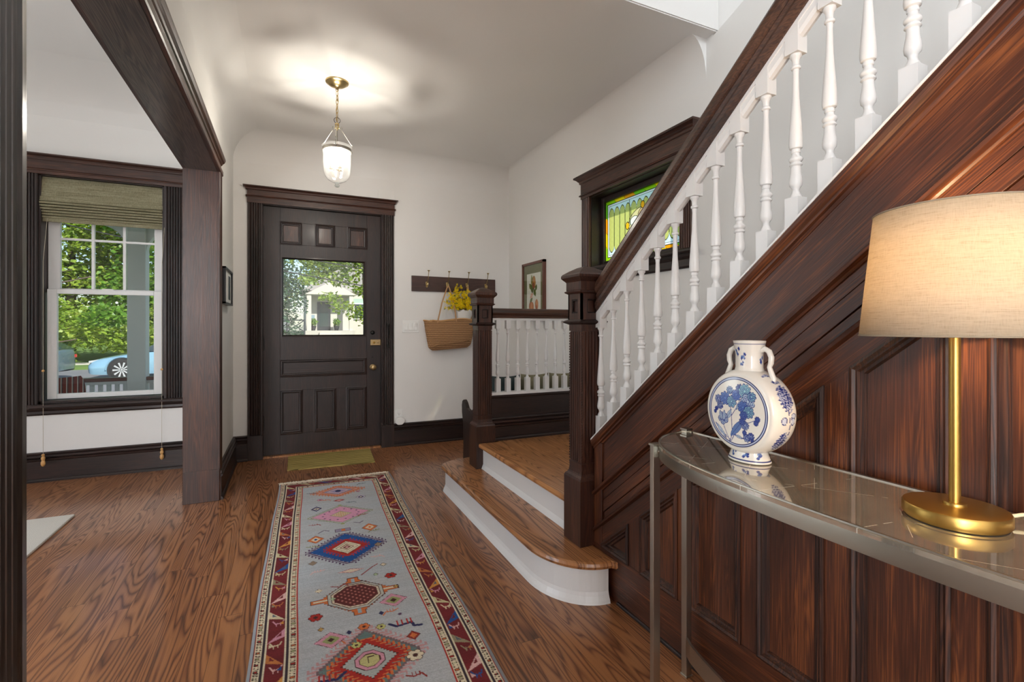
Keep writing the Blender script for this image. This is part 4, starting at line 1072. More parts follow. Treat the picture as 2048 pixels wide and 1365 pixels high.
# ------------------------------------------------------------------ moon flask vase
vs = thing('moon_flask_vase', 'blue and white floral moon flask vase on the left end of the console table', 'vase', (1.06,.875,TZ))
vx, vy, vz = 1.062, .872, .910; VR = .108
def edge_prof():
    """(x offset, radius) front centre -> rim -> back centre"""
    P_ = [(-.0445-.003*(1-(r/.088)**2), r) for r in np.linspace(.0005, .088, 70)]
    P_ += [(-.0445+.002*k/3, .088+.002*k/3) for k in range(1,4)]
    for i in range(1, 40):
        a = PI*i/40; x = -.0425*math.cos(a)*(1-.0*math.sin(a)); P_.append((x, .090+.018*math.sin(a)**.8))
    P_ += [(.0445, .088)]+[(.0445+.003*(1-(r/.088)**2), r) for r in np.linspace(.086, .0005, 12)]
    return P_
ep = edge_prof(); na = 420; npf = len(ep)
ang = np.linspace(0, 2*PI, na, endpoint=False)
X_ = np.array([p[0] for p in ep])[:, None]*np.ones(na); R_2 = np.array([p[1] for p in ep])[:, None]*np.ones(na); A2 = ang[None, :]*np.ones((npf, 1))
Yl = R_2*np.cos(A2); Zl = R_2*np.sin(A2)
cream_w = np.array((.80,.765,.69)); D = Dye(-Yl, Zl, cream_w)   # u to the right as seen from -X
front = (X_ < -.040)
ink = np.array((.012,.022,.12)); mid_b = np.array((.09,.17,.40)); pale = np.array((.42,.52,.64)); aqua = np.array((.30,.58,.64))
def flower(cu, cv, r, c, n=9, seed=0):
    rr = np.random.RandomState(seed); th = np.arctan2(D.v-cv, D.u-cu); d = np.hypot(D.u-cu, D.v-cv)
    edge = r*(.78+.22*np.abs(np.cos(n*th/2+seed)))
    D.put(d < edge, c); D.put((np.abs(d-edge) < .0011), ink*1.5)
    for k, f_ in enumerate((.72,.48,.26)):
        e2 = r*f_*(.8+.2*np.abs(np.cos((n-k)*th/2+seed+k))); D.put(np.abs(d-e2) < .0009, ink*2)
    m = (np.abs(np.sin(n*th/2+seed)) < .10) & (d < edge) & (d > r*.25); D.put(m, mid_b)
def leaf(p, q_, w, c):
    p = np.array(p); q_ = np.array(q_); d = q_-p; L_ = np.hypot(*d); t = ((D.u-p[0])*d[0]+(D.v-p[1])*d[1])/L_**2; s = ((D.u-p[0])*-d[1]+(D.v-p[1])*d[0])/L_
    wd = w*np.sin(np.clip(t, 0, 1)*PI)**.8; D.put((t > 0) & (t < 1) & (np.abs(s) < wd), ink*1.8); D.put((t > .03) & (t < .97) & (np.abs(s) < wd-.0010), c); D.put((t > .05) & (t < .95) & (np.abs(s) < .0006), ink*1.6)
S_ = 1/.088*.088
stem = lambda pts, w=.0016: D.path(pts, w, ink*1.8)
stem([(-.020,-.078),(-.012,-.055),(-.014,-.01),(-.018,.018)], .0018); stem([(-.014,-.012),(.004,.014),(.012,.034)]); stem([(-.020,-.078),(-.034,-.05),(-.044,-.028)]); stem([(-.016,-.076),(-.006,-.058),(.012,-.040),(.018,-.016)]); stem([(.016,-.02),(.036,-.022),(.056,-.012)]); stem([(-.018,-.074),(-.045,-.056),(-.058,-.040)])
leaf((-.018,-.064),(.022,-.016),.0095,mid_b); leaf((-.030,-.072),(-.066,-.036),.005,pale); leaf((-.028,-.022),(-.014,.004),.006,pale); leaf((-.006,-.058),(.020,-.064),.004,pale); leaf((.0,.005),(.014,.028),.005,pale)
flower(-.040,-.022,.016,pale,5,1); leaf((-.046,-.03),(-.050,-.002),.005,pale); leaf((-.038,-.03),(-.036,.0),.005,pale)
for (a_, b_, r_, c, s_) in ((-.056,.026,.011,pale,9),(-.050,.010,.010,pale,5),(-.034,.030,.017,mid_b*1.4,2),(-.020,.052,.010,aqua,3),(-.014,.024,.015,aqua,4),(.000,.042,.014,mid_b*1.5,11),(.010,.058,.012,mid_b,6),(.024,.054,.018,aqua,7),(.034,.030,.020,pale,8),(.044,.042,.012,aqua,10),(.020,.014,.015,mid_b*1.3,12),(.036,.004,.015,aqua*.9,13),(.022,-.006,.011,mid_b,14),(.026,-.030,.011,pale,15),(.018,-.022,.009,mid_b,16),(.060,-.010,.007,mid_b,17),(.056,-.020,.006,mid_b,18),(-.062,.000,.005,mid_b,19),(-.066,-.008,.004,mid_b,20),(.030,-.060,.010,pale,21),(.042,-.054,.009,pale,22),(.024,-.048,.006,mid_b,23),(.046,-.066,.005,mid_b,24)): flower(a_, b_, r_, c, 7+s_ % 4, s_)
back = X_ > -.0425
D.c[back] = cream_w
for r0, r1, c in ((.0803,.0822,ink*1.0),(.0852,.0880,ink*1.0)):
    D.put(front & (R_2 > r0) & (R_2 < r1), c)
D.put(front & (R_2 >= .0822) & (R_2 < .0850), np.array((.5,.56,.72)))
# blossom clusters on the side band
sd_ = (np.abs(X_) < .040) & (R_2 > .09)
rr = np.random.RandomState(4); sc = rr.rand(npf, na)
sA = A2; 
spk = (np.sin(A2*260+7*np.sin(X_*700))*np.sin(X_*1500+4*np.sin(A2*90))) 
def clus(a0, x0, da, dx):
    m = sd_ & (((A2-a0+PI) % (2*PI)-PI)**2/da**2+(X_-x0)**2/dx**2 < 1+.25*np.sin(A2*60+X_*300)); D.put(m, np.array((.50,.53,.66))); D.put(m & (spk > -.1), ink*1.6)
# the end facing the camera side is at angle PI (towards -Y)
clus(PI-.42,.002,.30,.022); clus(PI+.62,-.004,.26,.016); clus(PI-.82,.0,.05,.014); clus(PI-1.05,-.012,.05,.012); clus(PI+1.2,.01,.1,.01)
def sleaf(a0, x0, da, dx):
    e_ = ((A2-a0)/da)**2+((X_-x0)/dx)**2; D.put(sd_ & (e_ < 1), np.array((.55,.60,.72))); D.put(sd_ & (np.abs(e_-1) < .25), ink*1.5)
sleaf(PI+.08,-.014,.085,.008); sleaf(PI+.10,.016,.09,.008); sleaf(PI-.02,.018,.05,.01)
D.put(sd_ & (np.abs(X_-.002-.02*np.clip(A2-PI, -.1, 1)) < .0012) & (A2 > PI-.15) & (A2 < PI+.42), ink*1.5)
porc = attr_mat('blue_white_porcelain', .16, coat=.6)
Vx = np.stack([(vx+X_).ravel(), (vy+Yl).ravel(), (vz+Zl).ravel()], 1)
grid_mesh('vase_body', Vx, na, npf, D.c.reshape(-1,3), porc, vs, True, closed_u=True)
def oval_lathe(prof, name, sprigs, ax=1.0, ay=1.0, band=None):
    n = 160; m_ = len(prof); th = np.linspace(0, 2*PI, n, endpoint=False); r_ = np.array([p[0] for p in prof])[:, None]; z_ = np.array([p[1] for p in prof])[:, None]*np.ones((1, n))
    Vv = np.stack([(vx+ax*r_*np.cos(th)).ravel(), (vy+ay*r_*np.sin(th)).ravel(), z_.ravel()], 1)
    c = np.empty((m_, n, 3)); c[:] = cream_w
    arc = (th*ay*.045)[None, :]*np.ones((m_, 1))
    for (a0, z0, s) in sprigs:
        for k in range(6):
            du = (arc-a0*ay*.045-s*.5*math.cos(k*1.9+a0)*1.0); dz = z_-z0-s*.5*math.sin(k*2.3+a0)
            mm_ = (np.abs(du)+np.abs(dz) < s*.38); c[mm_] = ink*2 if k % 2 else mid_b
    if band:
        for z0, z1 in band: c[(z_ > z0) & (z_ < z1)] = ink*1.4
    return grid_mesh(name, Vv, n, m_, c.reshape(-1,3), porc, vs, True, closed_u=True)
zf = np.linspace(0, 1, 26)
oval_lathe([(.0005,TZ+.002),(.052,TZ),(.0545,TZ+.002)]+[(.054-.010*math.sin(t*PI*.55), TZ+.003+t*.038) for t in zf], 'foot_ring', [(PI+k, TZ+.020, .011) for k in (-1.1,-.35,.4,1.1)], .80, 1.0, [(TZ+.006,TZ+.0085)])
zn = np.linspace(0, 1, 60)
oval_lathe([(.046-.014*min(1, t*3.2)**.6+.006*max(0, (t-.6)/.4)**1.5, .990+t*.096) for t in zn]+[(.0375,1.0875),(.035,1.087),(.031,1.06),(.030,1.0)], 'neck', [(PI-.3,1.060,.015),(PI+.2,1.048,.013),(PI+.1,1.030,.009),(PI+1.6,1.04,.013)], .95, 1.05, [(1.078,1.081)])
for s_ in (1,-1):
    pts = [(vx,vy+s_*(.033),1.062),(vx,vy+s_*.045,1.068),(vx,vy+s_*.056,1.062),(vx,vy+s_*.062,1.048),(vx,vy+s_*.061,1.034),(vx,vy+s_*.057,1.024),(vx,vy+s_*.062,1.010),(vx,vy+s_*.068,.996),(vx,vy+s_*.066,.984)]
    MB().tube(pts, [.006,.0068,.007,.0068,.0066,.006,.0066,.007,.006], 12).build('handle', plain('cream_porcelain', (.80,.765,.69), .16, coat=.6), vs)

# ------------------------------------------------------------------ table lamp
lx, ly = 1.060, .452
lp_ = thing('table_lamp', 'lit table lamp with round brass base and oatmeal linen drum shade, on the console table', 'lamp', (lx,ly,TZ))
MB().lathe([(.0005,.0),(.069,.0),(.0695,.003),(.0728,.004),(.0735,.0065),(.0735,.0205),(.0715,.0235),(.068,.0245),(.0005,.0248)], (lx,ly,TZ), 64).build('lamp_base', M['satin_brass'], lp_)
ALLCH[lp_.name][-1].modifiers.new('e', 'EDGE_SPLIT').split_angle = .6
MB().lathe([(.0165,.0245),(.0165,.0285),(.0155,.030),(.0085,.0305)], (lx,ly,TZ), 32).build('collar', M['satin_brass'], lp_)
MB().lathe([(.0085,.028),(.0082,.36),(.012,.361),(.012,.395),(.009,.397)], (lx,ly,TZ), 24).build('lamp_stem', M['satin_brass'], lp_)
t_ = NT('linen_shade'); co = t_.coord()
wv = t_.noise(t_.mapping(co, scale=(60,60,900)), 1, 3, .6); wh = t_.noise(t_.mapping(co, scale=(700,700,50)), 1, 2); sl = t_.noise(t_.mapping(co, scale=(14,14,380)), 1, 3, .7)
f_ = t_.math('ADD', t_.math('MULTIPLY', wv, .4), t_.math('ADD', t_.math('MULTIPLY', wh, .25), t_.math('MULTIPLY', sl, .35)))
cl = t_.ramp(f_, [(.32,(.46,.36,.24)),(.48,(.62,.53,.39)),(.66,(.70,.61,.47))])
df = t_.n('BsdfDiffuse'); t_.l(cl, df.inputs[0]); tl = t_.n('BsdfTranslucent'); t_.l(cl, tl.inputs[0])
mx = t_.n('MixShader'); mx.inputs[0].default_value = .36; t_.l(df.outputs[0], mx.inputs[1]); t_.l(tl.outputs[0], mx.inputs[2]); linen = t_.done(mx.outputs[0])
SZ0, SZ1, SR0, SR1 = 1.106, 1.326, .1375, .1155
b = MB().lathe([(SR0,SZ0),(SR0*.66+SR1*.34,SZ0*.66+SZ1*.34),(SR0*.33+SR1*.67,SZ0*.33+SZ1*.67),(SR1,SZ1)], (lx,ly,0), 96, capb=False, capt=False)
sh = b.build('lamp_shade', linen, lp_, recalc=False); so = sh.modifiers.new('t', 'SOLIDIFY'); so.thickness = .0008
hem = plain('shade_trim', (.33,.27,.19), .8)
MB().tube([(lx+SR1*math.cos(a),ly+SR1*math.sin(a),SZ1) for a in np.linspace(0, 2*PI, 96, endpoint=False)], .0014, 6, closed=True).build('shade_ring', hem, sh)
MB().tube([(lx+SR0*math.cos(a),ly+SR0*math.sin(a),SZ0) for a in np.linspace(0, 2*PI, 96, endpoint=False)], .0014, 6, closed=True).build('shade_ring', hem, sh)
b = MB()
for k in range(3):
    a = k*2*PI/3+.4; b.tube([(lx,ly,SZ1-.018),(lx+(SR1-.001)*math.cos(a),ly+(SR1-.001)*math.sin(a),SZ1-.002)], .0012, 6)
b.lathe([(.011,SZ1-.020),(.011,SZ1-.016)], (lx,ly,0), 12); b.build('spider_fitter', M['brass'], lp_)
b = MB().sphere((lx,ly,1.232), (.027,.027,.034), 20, 12)
t_ = NT('frosted_lit_bulb'); em = t_.n('Emission'); em.inputs[0].default_value = (1,.72,.42,1); em.inputs[1].default_value = 6; tp_ = t_.n('BsdfTransparent'); mx = t_.n('MixShader'); mx.inputs[0].default_value = .75; t_.l(em.outputs[0], mx.inputs[1]); t_.l(tp_.outputs[0], mx.inputs[2])
bulb_m = t_.done(mx.outputs[0]); b.build('bulb', bulb_m, lp_)
pl_ = light('lamp_light', 'POINT', (lx,ly,1.232), 5.4, (1,.70,.40), radius=.03)
b = MB().tube([(lx+.055,ly-.045,TZ+.010),(lx+.085,ly-.058,TZ+.014),(lx+.105,ly-.075,TZ+.012),(lx+.113,ly-.12,TZ+.005),(lx+.108,ly-.20,TZ+.004),(lx+.09,ly-.32,TZ+.004)], .0032, 8); b.build('power_cord', plain('cream_cord', (.70,.62,.42), .45), lp_)

# ------------------------------------------------------------------ pendant
pcx, pcy = .283, 3.352
pd = thing('pendant_lantern', 'clear glass bell jar pendant lantern hanging on a brass chain in front of the door', 'pendant light', (pcx,pcy,ZC))
MB().lathe([(.0005,-.046),(.010,-.046),(.013,-.040),(.018,-.034),(.034,-.030),(.052,-.022),(.060,-.014),(.063,-.012),(.071,-.008),(.073,0)], (pcx,pcy,ZC), 40).build('ceiling_canopy', M['brass'], pd)
zc = ZC-.046
MB().tube([(pcx+.008*math.cos(a),pcy,zc-.006+.010*math.sin(a)) for a in np.linspace(0, 2*PI, 14, endpoint=False)], .0022, 6, closed=True).build('canopy_loop', M['brass'], pd)
for i in range(7):
    z = zc-.030-i*.0275; an = (i % 2)*PI/2+.5; pts = []
    for a in np.linspace(0, 2*PI, 16, endpoint=False):
        d = .0068*math.cos(a); pts.append((pcx+d*math.cos(an), pcy+d*math.sin(an), z+.0175*math.sin(a)))
    MB().tube(pts, .0021, 6, closed=True).build('chain_link', M['brass'], pd)
b = MB().tube([(pcx+.003,pcy+.003,zc),(pcx+.007,pcy-.003,zc-.08),(pcx-.005,pcy+.003,zc-.15),(pcx,pcy,zc-.23)], .0016, 6); b.build('gold_wire', M['satin_brass'], pd)
MB().tube([(pcx+.019*math.cos(a),pcy,2.470+.019*math.sin(a)) for a in np.linspace(0, 2*PI, 24, endpoint=False)], .0018, 6, closed=True).build('top_ring', M['iron'], pd)
MB().lathe([(.003,2.455),(.012,2.450),(.014,2.440),(.010,2.432),(.012,2.424),(.007,2.416),(.004,2.405)][::-1], (pcx,pcy,0), 20).build('hub', M['brass'], pd)
MB().lathe([(.0035,2.16),(.0035,2.41)], (pcx,pcy,0), 10).build('centre_rod', M['nickel'], pd)
PR = .089
for k in range(3):
    a = k*2*PI/3+.35; ca, sa = math.cos(a), math.sin(a)
    P_ = lambda r, z: (pcx+r*ca, pcy+r*sa, z)
    ar = MB().tube([P_(.010,2.43),P_(.018,2.415),P_(.024,2.425),P_(.030,2.437),P_(.034,2.430),P_(.030,2.418),P_(.034,2.41)], .0017, 6).build('hook_arm', M['nickel'], pd)
    MB().tube([P_(.033,2.412),P_(.096,2.335)], .0014, 6).build('rod', M['nickel'], ar)
    MB().tube([P_(.096,2.337),P_(.103,2.333),P_(.105,2.325),P_(.099,2.320),P_(.097,2.310),P_(.104,2.295),P_(.104,2.282),P_(.096,2.272),P_(PR,2.275)], .0019, 6).build('scroll', M['nickel'], ar)
band_ = MB().lathe([(PR-.001,2.266),(PR+.001,2.266),(PR+.001,2.285),(PR-.001,2.285)], (pcx,pcy,0), 48, capb=False, capt=False).build('rim_band', M['nickel'], pd)
gpr = [(.093,2.300),(.0945,2.298),(.0925,2.294),(.088,2.285),(.087,2.266),(.089,2.262),(.0875,2.256),(.0855,2.24),(.0850,2.18),(.0845,2.15),(.081,2.125),(.072,2.100),(.055,2.080),(.032,2.068),(.012,2.062)]
t_ = NT('seeded_bell_glass'); lw_ = t_.n('LayerWeight'); lw_.inputs[0].default_value = .5
fr_ = t_.math('MULTIPLY_ADD', t_.math('POWER', lw_.outputs['Facing'], 3.5), .9, .05); tr_ = t_.n('BsdfTransparent'); gl_ = t_.n('BsdfGlossy'); gl_.inputs['Roughness'].default_value = .03
tl_ = t_.n('BsdfTranslucent'); tl_.inputs[0].default_value = (.95,.96,.95,1); ma = t_.n('MixShader'); ma.inputs[0].default_value = .03; t_.l(tr_.outputs[0], ma.inputs[1]); t_.l(tl_.outputs[0], ma.inputs[2])
mb_ = t_.n('MixShader'); t_.l(fr_, mb_.inputs[0]); t_.l(ma.outputs[0], mb_.inputs[1]); t_.l(gl_.outputs[0], mb_.inputs[2]); bell_m = t_.done(mb_.outputs[0])
gb = MB().lathe(gpr[::-1], (pcx,pcy,0), 64, capb=False, capt=False).build('glass_bell', bell_m, pd, recalc=False)
MB().lathe([(.0005,2.036),(.012,2.037),(.016,2.042),(.016,2.048),(.009,2.053),(.010,2.058),(.016,2.062)], (pcx,pcy,0), 24).build('bottom_finial', thin_glass('finial_glass', (.9,.93,.93), .05, 2.5), gb)
b = MB().lathe([(.012,2.148),(.014,2.152),(.008,2.160)], (pcx,pcy,0), 16)
for k in range(3):
    a = k*2*PI/3+.9; b.tube([(pcx,pcy,2.152),(pcx+.018*math.cos(a),pcy+.018*math.sin(a),2.145),(pcx+.036*math.cos(a),pcy+.036*math.sin(a),2.150)], .0025, 6)
b.build('candle_cluster', M['brass'], pd)
t_ = NT('lit_candle_bulb'); em = t_.n('Emission'); em.inputs[0].default_value = (1,.90,.74,1); em.inputs[1].default_value = 60; tp_ = t_.n('BsdfTransparent'); mx = t_.n('MixShader'); mx.inputs[0].default_value = .6; t_.l(em.outputs[0], mx.inputs[1]); t_.l(tp_.outputs[0], mx.inputs[2]); cb_m = t_.done(mx.outputs[0])
for k in range(3):
    a = k*2*PI/3+.9; x, y = pcx+.036*math.cos(a), pcy+.036*math.sin(a)
    MB().lathe([(.013,2.150),(.015,2.154),(.009,2.158),(.0085,2.185),(.010,2.186)], (x,y,0), 16).build('candle_sleeve', M['brass'], pd)
    MB().lathe([(.006,2.186),(.011,2.198),(.0125,2.210),(.010,2.226),(.005,2.240),(.001,2.247)], (x,y,0), 16).build('candle_bulb', cb_m, pd)
    light('pendant_light', 'POINT', (x,y,2.212), 7.5, (1,.93,.82), radius=.010)

# ------------------------------------------------------------------ coat rack, bag, flowers
cr = thing('coat_rack', 'dark wooden coat rack board with four brass hooks on the wall right of the door', 'coat rack', (1.5,YW,1.55))
MB().prism_y([(1.066,1.472),(1.933,1.476),(1.933,1.616),(1.066,1.622)], YW-.018, YW).build('rack_board', wood('rack_wood', (.012,.006,.005), (.050,.020,.014), (.10,.045,.032), axis='X'), cr, bevel=.002)
for x in (1.214,1.418,1.622,1.826):
    b = MB(); y0_ = YW-.018
    b.ext([(-.011,.012),(.011,.012),(.012,.0),(.009,-.02),(.010,-.034),(.004,-.044),(-.004,-.044),(-.010,-.034),(-.009,-.02),(-.012,0)], (x,y0_,1.555), (1,0,0), (0,0,1), (0,-.004,0))
    b.tube([(x,y0_-.003,1.55),(x+.003,y0_-.022,1.572),(x+.004,y0_-.040,1.605),(x+.004,y0_-.052,1.640),(x+.004,y0_-.058,1.664)], [.0045,.0035,.0032,.0032,.0045], 8)
    b.lathe([(.0045,1.662),(.012,1.668),(.013,1.671),(.010,1.674),(.002,1.675)], (x+.004,y0_-.058,0), 16)
    b.tube([(x,y0_-.003,1.532),(x,y0_-.020,1.522),(x,y0_-.034,1.524),(x,y0_-.040,1.536),(x,y0_-.038,1.548)], [.005,.0045,.0045,.005,.006], 8)
    b.build('coat_hook', M['brass'], cr)
t_ = NT('woven_jute'); co = t_.coord(); sp = t_.n('SeparateXYZ'); t_.l(co, sp.inputs[0])
rowf = t_.math('MULTIPLY', sp.outputs[2], 56); rw = t_.math('PINGPONG', rowf, .5)
sh_ = t_.math('MULTIPLY', t_.math('FLOOR', rowf), .5); cw = t_.math('PINGPONG', t_.math('ADD', t_.math('MULTIPLY', sp.outputs[0], 75), sh_), .5)
hgt = t_.math('MULTIPLY', t_.math('POWER', t_.math('MULTIPLY', rw, 2), .6), t_.math('MULTIPLY_ADD', cw, .9, .55))
cl = t_.mix(t_.math('MULTIPLY', t_.noise(co, 60, 3), .6), t_.ramp(hgt, [(.0,(.08,.04,.018)),(.45,(.34,.185,.088)),(1,(.56,.34,.18))]), (.38,.21,.10))
jute = t_.done(t_.bsdf(cl, .85, 0, .2, normal=t_.bump(hgt, .9, .006)))
bag = thing('tote_bag', 'brown woven straw tote bag hanging from the coat rack hooks', 'bag', (1.43,YW-.08,1.0))
n = 56; lev = 22; V = []; F = []
xc0 = 1.432
for j in range(lev+1):
    t = j/lev
    z = .912+.285*t
    hw_ = (.205+.055*t**.8)*(1 if t > .12 else (.86+.14*math.sin(t/.12*PI/2))); hd = .048+.012*math.sin(t*PI)
    if t < .12: hd *= .55+.45*t/.12
    for i in range(n):
        a = 2*PI*i/n; cx_, sx_ = math.cos(a), math.sin(a)
        x = xc0+hw_*math.copysign(abs(cx_)**.55, cx_); y = YW-.068+hd*math.copysign(abs(sx_)**.8, sx_)
        lift = .014*(((x-xc0)/.26)**2)*(1 if x > xc0 else -1.0)*(1-t)*0+(.018*(x-xc0)/.26)*(1-t)
        sag = .012*math.sin((x-xc0)*14)*t-.012*t*((x < xc0-.15))*0
        V.append((x, y, z+lift+sag-.012*t*(1 if x < xc0-.2 else 0)))
for j in range(lev):
    for i in range(n): F.append((j*n+i, j*n+(i+1) % n, (j+1)*n+(i+1) % n, (j+1)*n+i))
F.append(tuple(range(n-1,-1,-1)))
# fold of the soft bottom
b = MB().add(V, F, True); b.build('bag_body', jute, bag)
bp = [(V[lev*n+i][0], V[lev*n+i][1], V[lev*n+i][2]) for i in range(n)]
MB().tube(bp, .0075, 8, closed=True).build('rim_binding', plain('tan_binding', (.52,.30,.13), .8), bag)
MB().tube([(1.235,YW-.122,.938),(1.30,YW-.126,.958),(1.42,YW-.127,.968),(1.54,YW-.126,.985),(1.60,YW-.123,1.00),(1.625,YW-.118,.985),(1.60,YW-.118,.955)], .0055, 8).build('bottom_fold', jute, bag)
strap = plain('tan_strap', (.46,.26,.12), .7, bump=.3)
def strip(pts, w, nm):
    V = []; F = []
    for p in pts: V += [(p[0]-w/2,p[1],p[2]),(p[0]+w/2,p[1],p[2]),(p[0]+w/2,p[1]+.004,p[2]),(p[0]-w/2,p[1]+.004,p[2])]
    for i in range(len(pts)-1):
        for k in range(4): F.append((i*4+k, i*4+(k+1) % 4, i*4+4+(k+1) % 4, i*4+4+k))
    return MB().add(V, F).build(nm, strap, bag)
strip([(1.290,YW-.128,1.165),(1.300,YW-.125,1.21),(1.345,YW-.09,1.36),(1.400,YW-.062,1.50),(1.418,YW-.058,1.537),(1.432,YW-.062,1.50),(1.452,YW-.09,1.40),(1.470,YW-.118,1.28),(1.478,YW-.128,1.18)], .013, 'handle')
strip([(1.560,YW-.030,1.19),(1.600,YW-.040,1.36),(1.622,YW-.055,1.54),(1.645,YW-.045,1.40),(1.665,YW-.040,1.2)], .013, 'handle')
fl_ = thing('flower_bunch', 'bunch of yellow forsythia in a white wrap tucked into the hanging straw bag', 'flowers', (1.56,YW-.07,1.2))
b = MB().lathe([(.045,1.12),(.060,1.16),(.072,1.21),(.082,1.25),(.086,1.285),(.080,1.29)], (1.572,YW-.066,0), 28)
wrap = b.build('white_wrap', plain('white_paper_wrap', (.74,.72,.68), .7, bump=.5, bscale=40), fl_)
for v in wrap.data.vertices:
    v.co.y = YW-.066+(v.co.y-YW+.066)*.62; v.co.z += .012*math.sin(v.co.x*90)
R_ = random.Random(11); stems = MB(); pet = MB(); lvs = MB()
for i in range(40):
    a = R_.uniform(-1,1); tx = 1.530+a*.140; tz = 1.560-.11*abs(a)-R_.uniform(0,.14); ty = YW-.075+R_.uniform(-.04,.03)
    base = (1.57+a*.02, YW-.07, 1.20); mid = (1.56+a*.07, YW-.075, 1.36)
    stems.tube([base, mid, (tx,ty,tz)], .0016, 5)
    for k in range(13):
        t = R_.uniform(.38,1.03); px2 = (1-t)**2*base[0]+2*t*(1-t)*mid[0]+t*t*tx+R_.uniform(-.022,.022); pz2 = (1-t)**2*base[2]+2*t*(1-t)*mid[2]+t*t*tz+R_.uniform(-.022,.022); py2 = ty+R_.uniform(-.03,.02)
        if pz2 < 1.30: continue
        M4 = Matrix.Translation((px2,py2,pz2)) @ Matrix.Rotation(R_.uniform(0,6.28), 4, 'Y') @ Matrix.Rotation(R_.uniform(-.9,.9), 4, 'X')
        s_ = R_.uniform(.012,.018)
        for q_ in range(5):
            an = q_*2*PI/5; c_, d_ = math.cos(an), math.sin(an)
            P_ = [Vector((0,0,0)), Vector((s_*.55*math.cos(an-.45),-.001,s_*.55*math.sin(an-.45))), Vector((s_*c_,-.004,s_*d_)), Vector((s_*.55*math.cos(an+.45),-.001,s_*.55*math.sin(an+.45)))]
            pet.add([M4 @ p for p in P_], [(0,1,2,3)])
        if R_.random() < .18:
            P_ = [Vector((0,.002,0)), Vector((.010,.002,.008)), Vector((.026,.002,0)), Vector((.010,.002,-.008))]; lvs.add([M4 @ p for p in P_], [(0,1,2,3)])
t_ = NT('forsythia_petal'); cl = t_.ramp(t_.noise(t_.coord(), 70, 2), [(.35,(.85,.55,.01)),(.6,(.95,.78,.03))]); df = t_.n('BsdfDiffuse'); t_.l(cl, df.inputs[0]); tl = t_.n('BsdfTranslucent'); t_.l(cl, tl.inputs[0]); mx = t_.n('MixShader'); mx.inputs[0].default_value = .35; t_.l(df.outputs[0], mx.inputs[1]); t_.l(tl.outputs[0], mx.inputs[2]); petm = t_.done(mx.outputs[0])
L(pet.build('blossoms', petm, fl_, recalc=False), kind='stuff'); L(stems.build('stems', plain('brown_stem', (.16,.09,.035), .8), fl_), kind='stuff'); L(lvs.build('leaves', plain('stem_leaf', (.10,.16,.03), .7), fl_, recalc=False), kind='stuff')

# ------------------------------------------------------------------ switch, outlet, freshener, blank plate
sw = thing('light_switch', 'white triple rocker light switch plate left of the straw bag', 'light switch', (1.06,YW,1.13))
MB().box((.980,YW-.006,1.073), (1.140,YW,1.190)).build('switch_plate', M['plastic'], sw, bevel=.002)
for i in range(3):
    x = .980+.034+i*.046; MB().ext([(0,0),(.009,.0),(.006,.032),(.008,.066),(0,.066)], (x-.015,YW-.005,1.098), (0,-1,0), (0,0,1), (.030,0,0)).build('rocker', M['plastic'], sw, bevel=.001)
ot = thing('wall_outlet', 'white wall outlet just above the baseboard right of the door casing', 'outlet', (.947,YW,.3))
MB().box((.912,YW-.006,.232), (.983,YW,.347)).build('outlet_plate', M['plastic'], ot, bevel=.002)
b = MB().box((.930,YW-.008,.262), (.965,YW-.004,.322)); b.build('receptacle', M['plastic'], ot, bevel=.002)
b = MB(); b.box((.940,YW-.0086,.300), (.942,YW-.0075,.310)); b.box((.953,YW-.0086,.301), (.955,YW-.0075,.309)); b.box((.945,YW-.0086,.290), (.950,YW-.0075,.295)); b.build('slots', M['black'], ot)
pf = MB().ext([(.046*math.cos(PI/8+k*PI/4)*1.05, .040*math.sin(PI/8+k*PI/4)) for k in range(8)], (.952,YW-.009,.238), (1,0,0), (0,0,1), (0,-.032,0)).build('plug_in_freshener', M['plastic'], bevel=.006)
L(pf, 'white octagonal plug-in device in the outlet beside the front door', 'plug-in device')
bp_ = MB().box((.756,YW-.004,2.330), (.910,YW,2.412)).build('wall_plate', M['wall'], bevel=.0015)
L(bp_, 'blank wall-coloured cover plate above the right end of the door head', 'cover plate')

# ------------------------------------------------------------------ pictures
fr = thing('shadow_box_frame', 'black box frame hanging on the narrow wall between opening and door', 'picture frame', (XP,3.98,1.4))
b = MB(); fy0, fy1, fz0, fz1 = 3.765, 4.215, 1.284, 1.534; xo = XP+.038
b.box((XP,fy0,fz0), (xo,fy0+.012,fz1)); b.box((XP,fy1-.012,fz0), (xo,fy1,fz1)); b.box((XP,fy0,fz0), (xo,fy1,fz0+.012)); b.box((XP,fy0,fz1-.012), (xo,fy1,fz1))
b.build('frame', M['black'], fr)
MB().box((XP+.008,fy0+.012,fz0+.012), (XP+.026,fy1-.012,fz1-.012)).build('white_mat', plain('white_card', (.80,.79,.77), .8), fr)
MB().box((XP+.026,4.04,fz0+.04), (XP+.0275,4.15,fz1-.04)).build('dark_print', plain('dark_photo', (.04,.05,.06), .4), fr)
pt = thing('framed_print', 'framed botanical fruit print in a brown frame on the wall behind the landing rail', 'picture', (XR,4.06,1.45))
gy0_, gy1_, gz0_, gz1_ = 3.842, 4.284, 1.190, 1.736
b = MB(); fw_ = .022
b.box((XR-.030,gy0_,gz0_), (XR,gy0_+fw_,gz1_)); b.box((XR-.030,gy1_-fw_,gz0_), (XR,gy1_,gz1_)); b.box((XR-.030,gy0_,gz0_), (XR,gy1_,gz0_+fw_)); b.box((XR-.030,gy0_,gz1_-fw_), (XR,gy1_,gz1_))
b.build('frame', wood('frame_mahogany', (.04,.012,.007), (.12,.036,.020), (.22,.08,.045), axis='Z', freq=5), pt)
nu, nv = 150, 190; a0, a1, c0, c1 = gy0_+.020, gy1_-.020, gz0_+.020, gz1_-.020
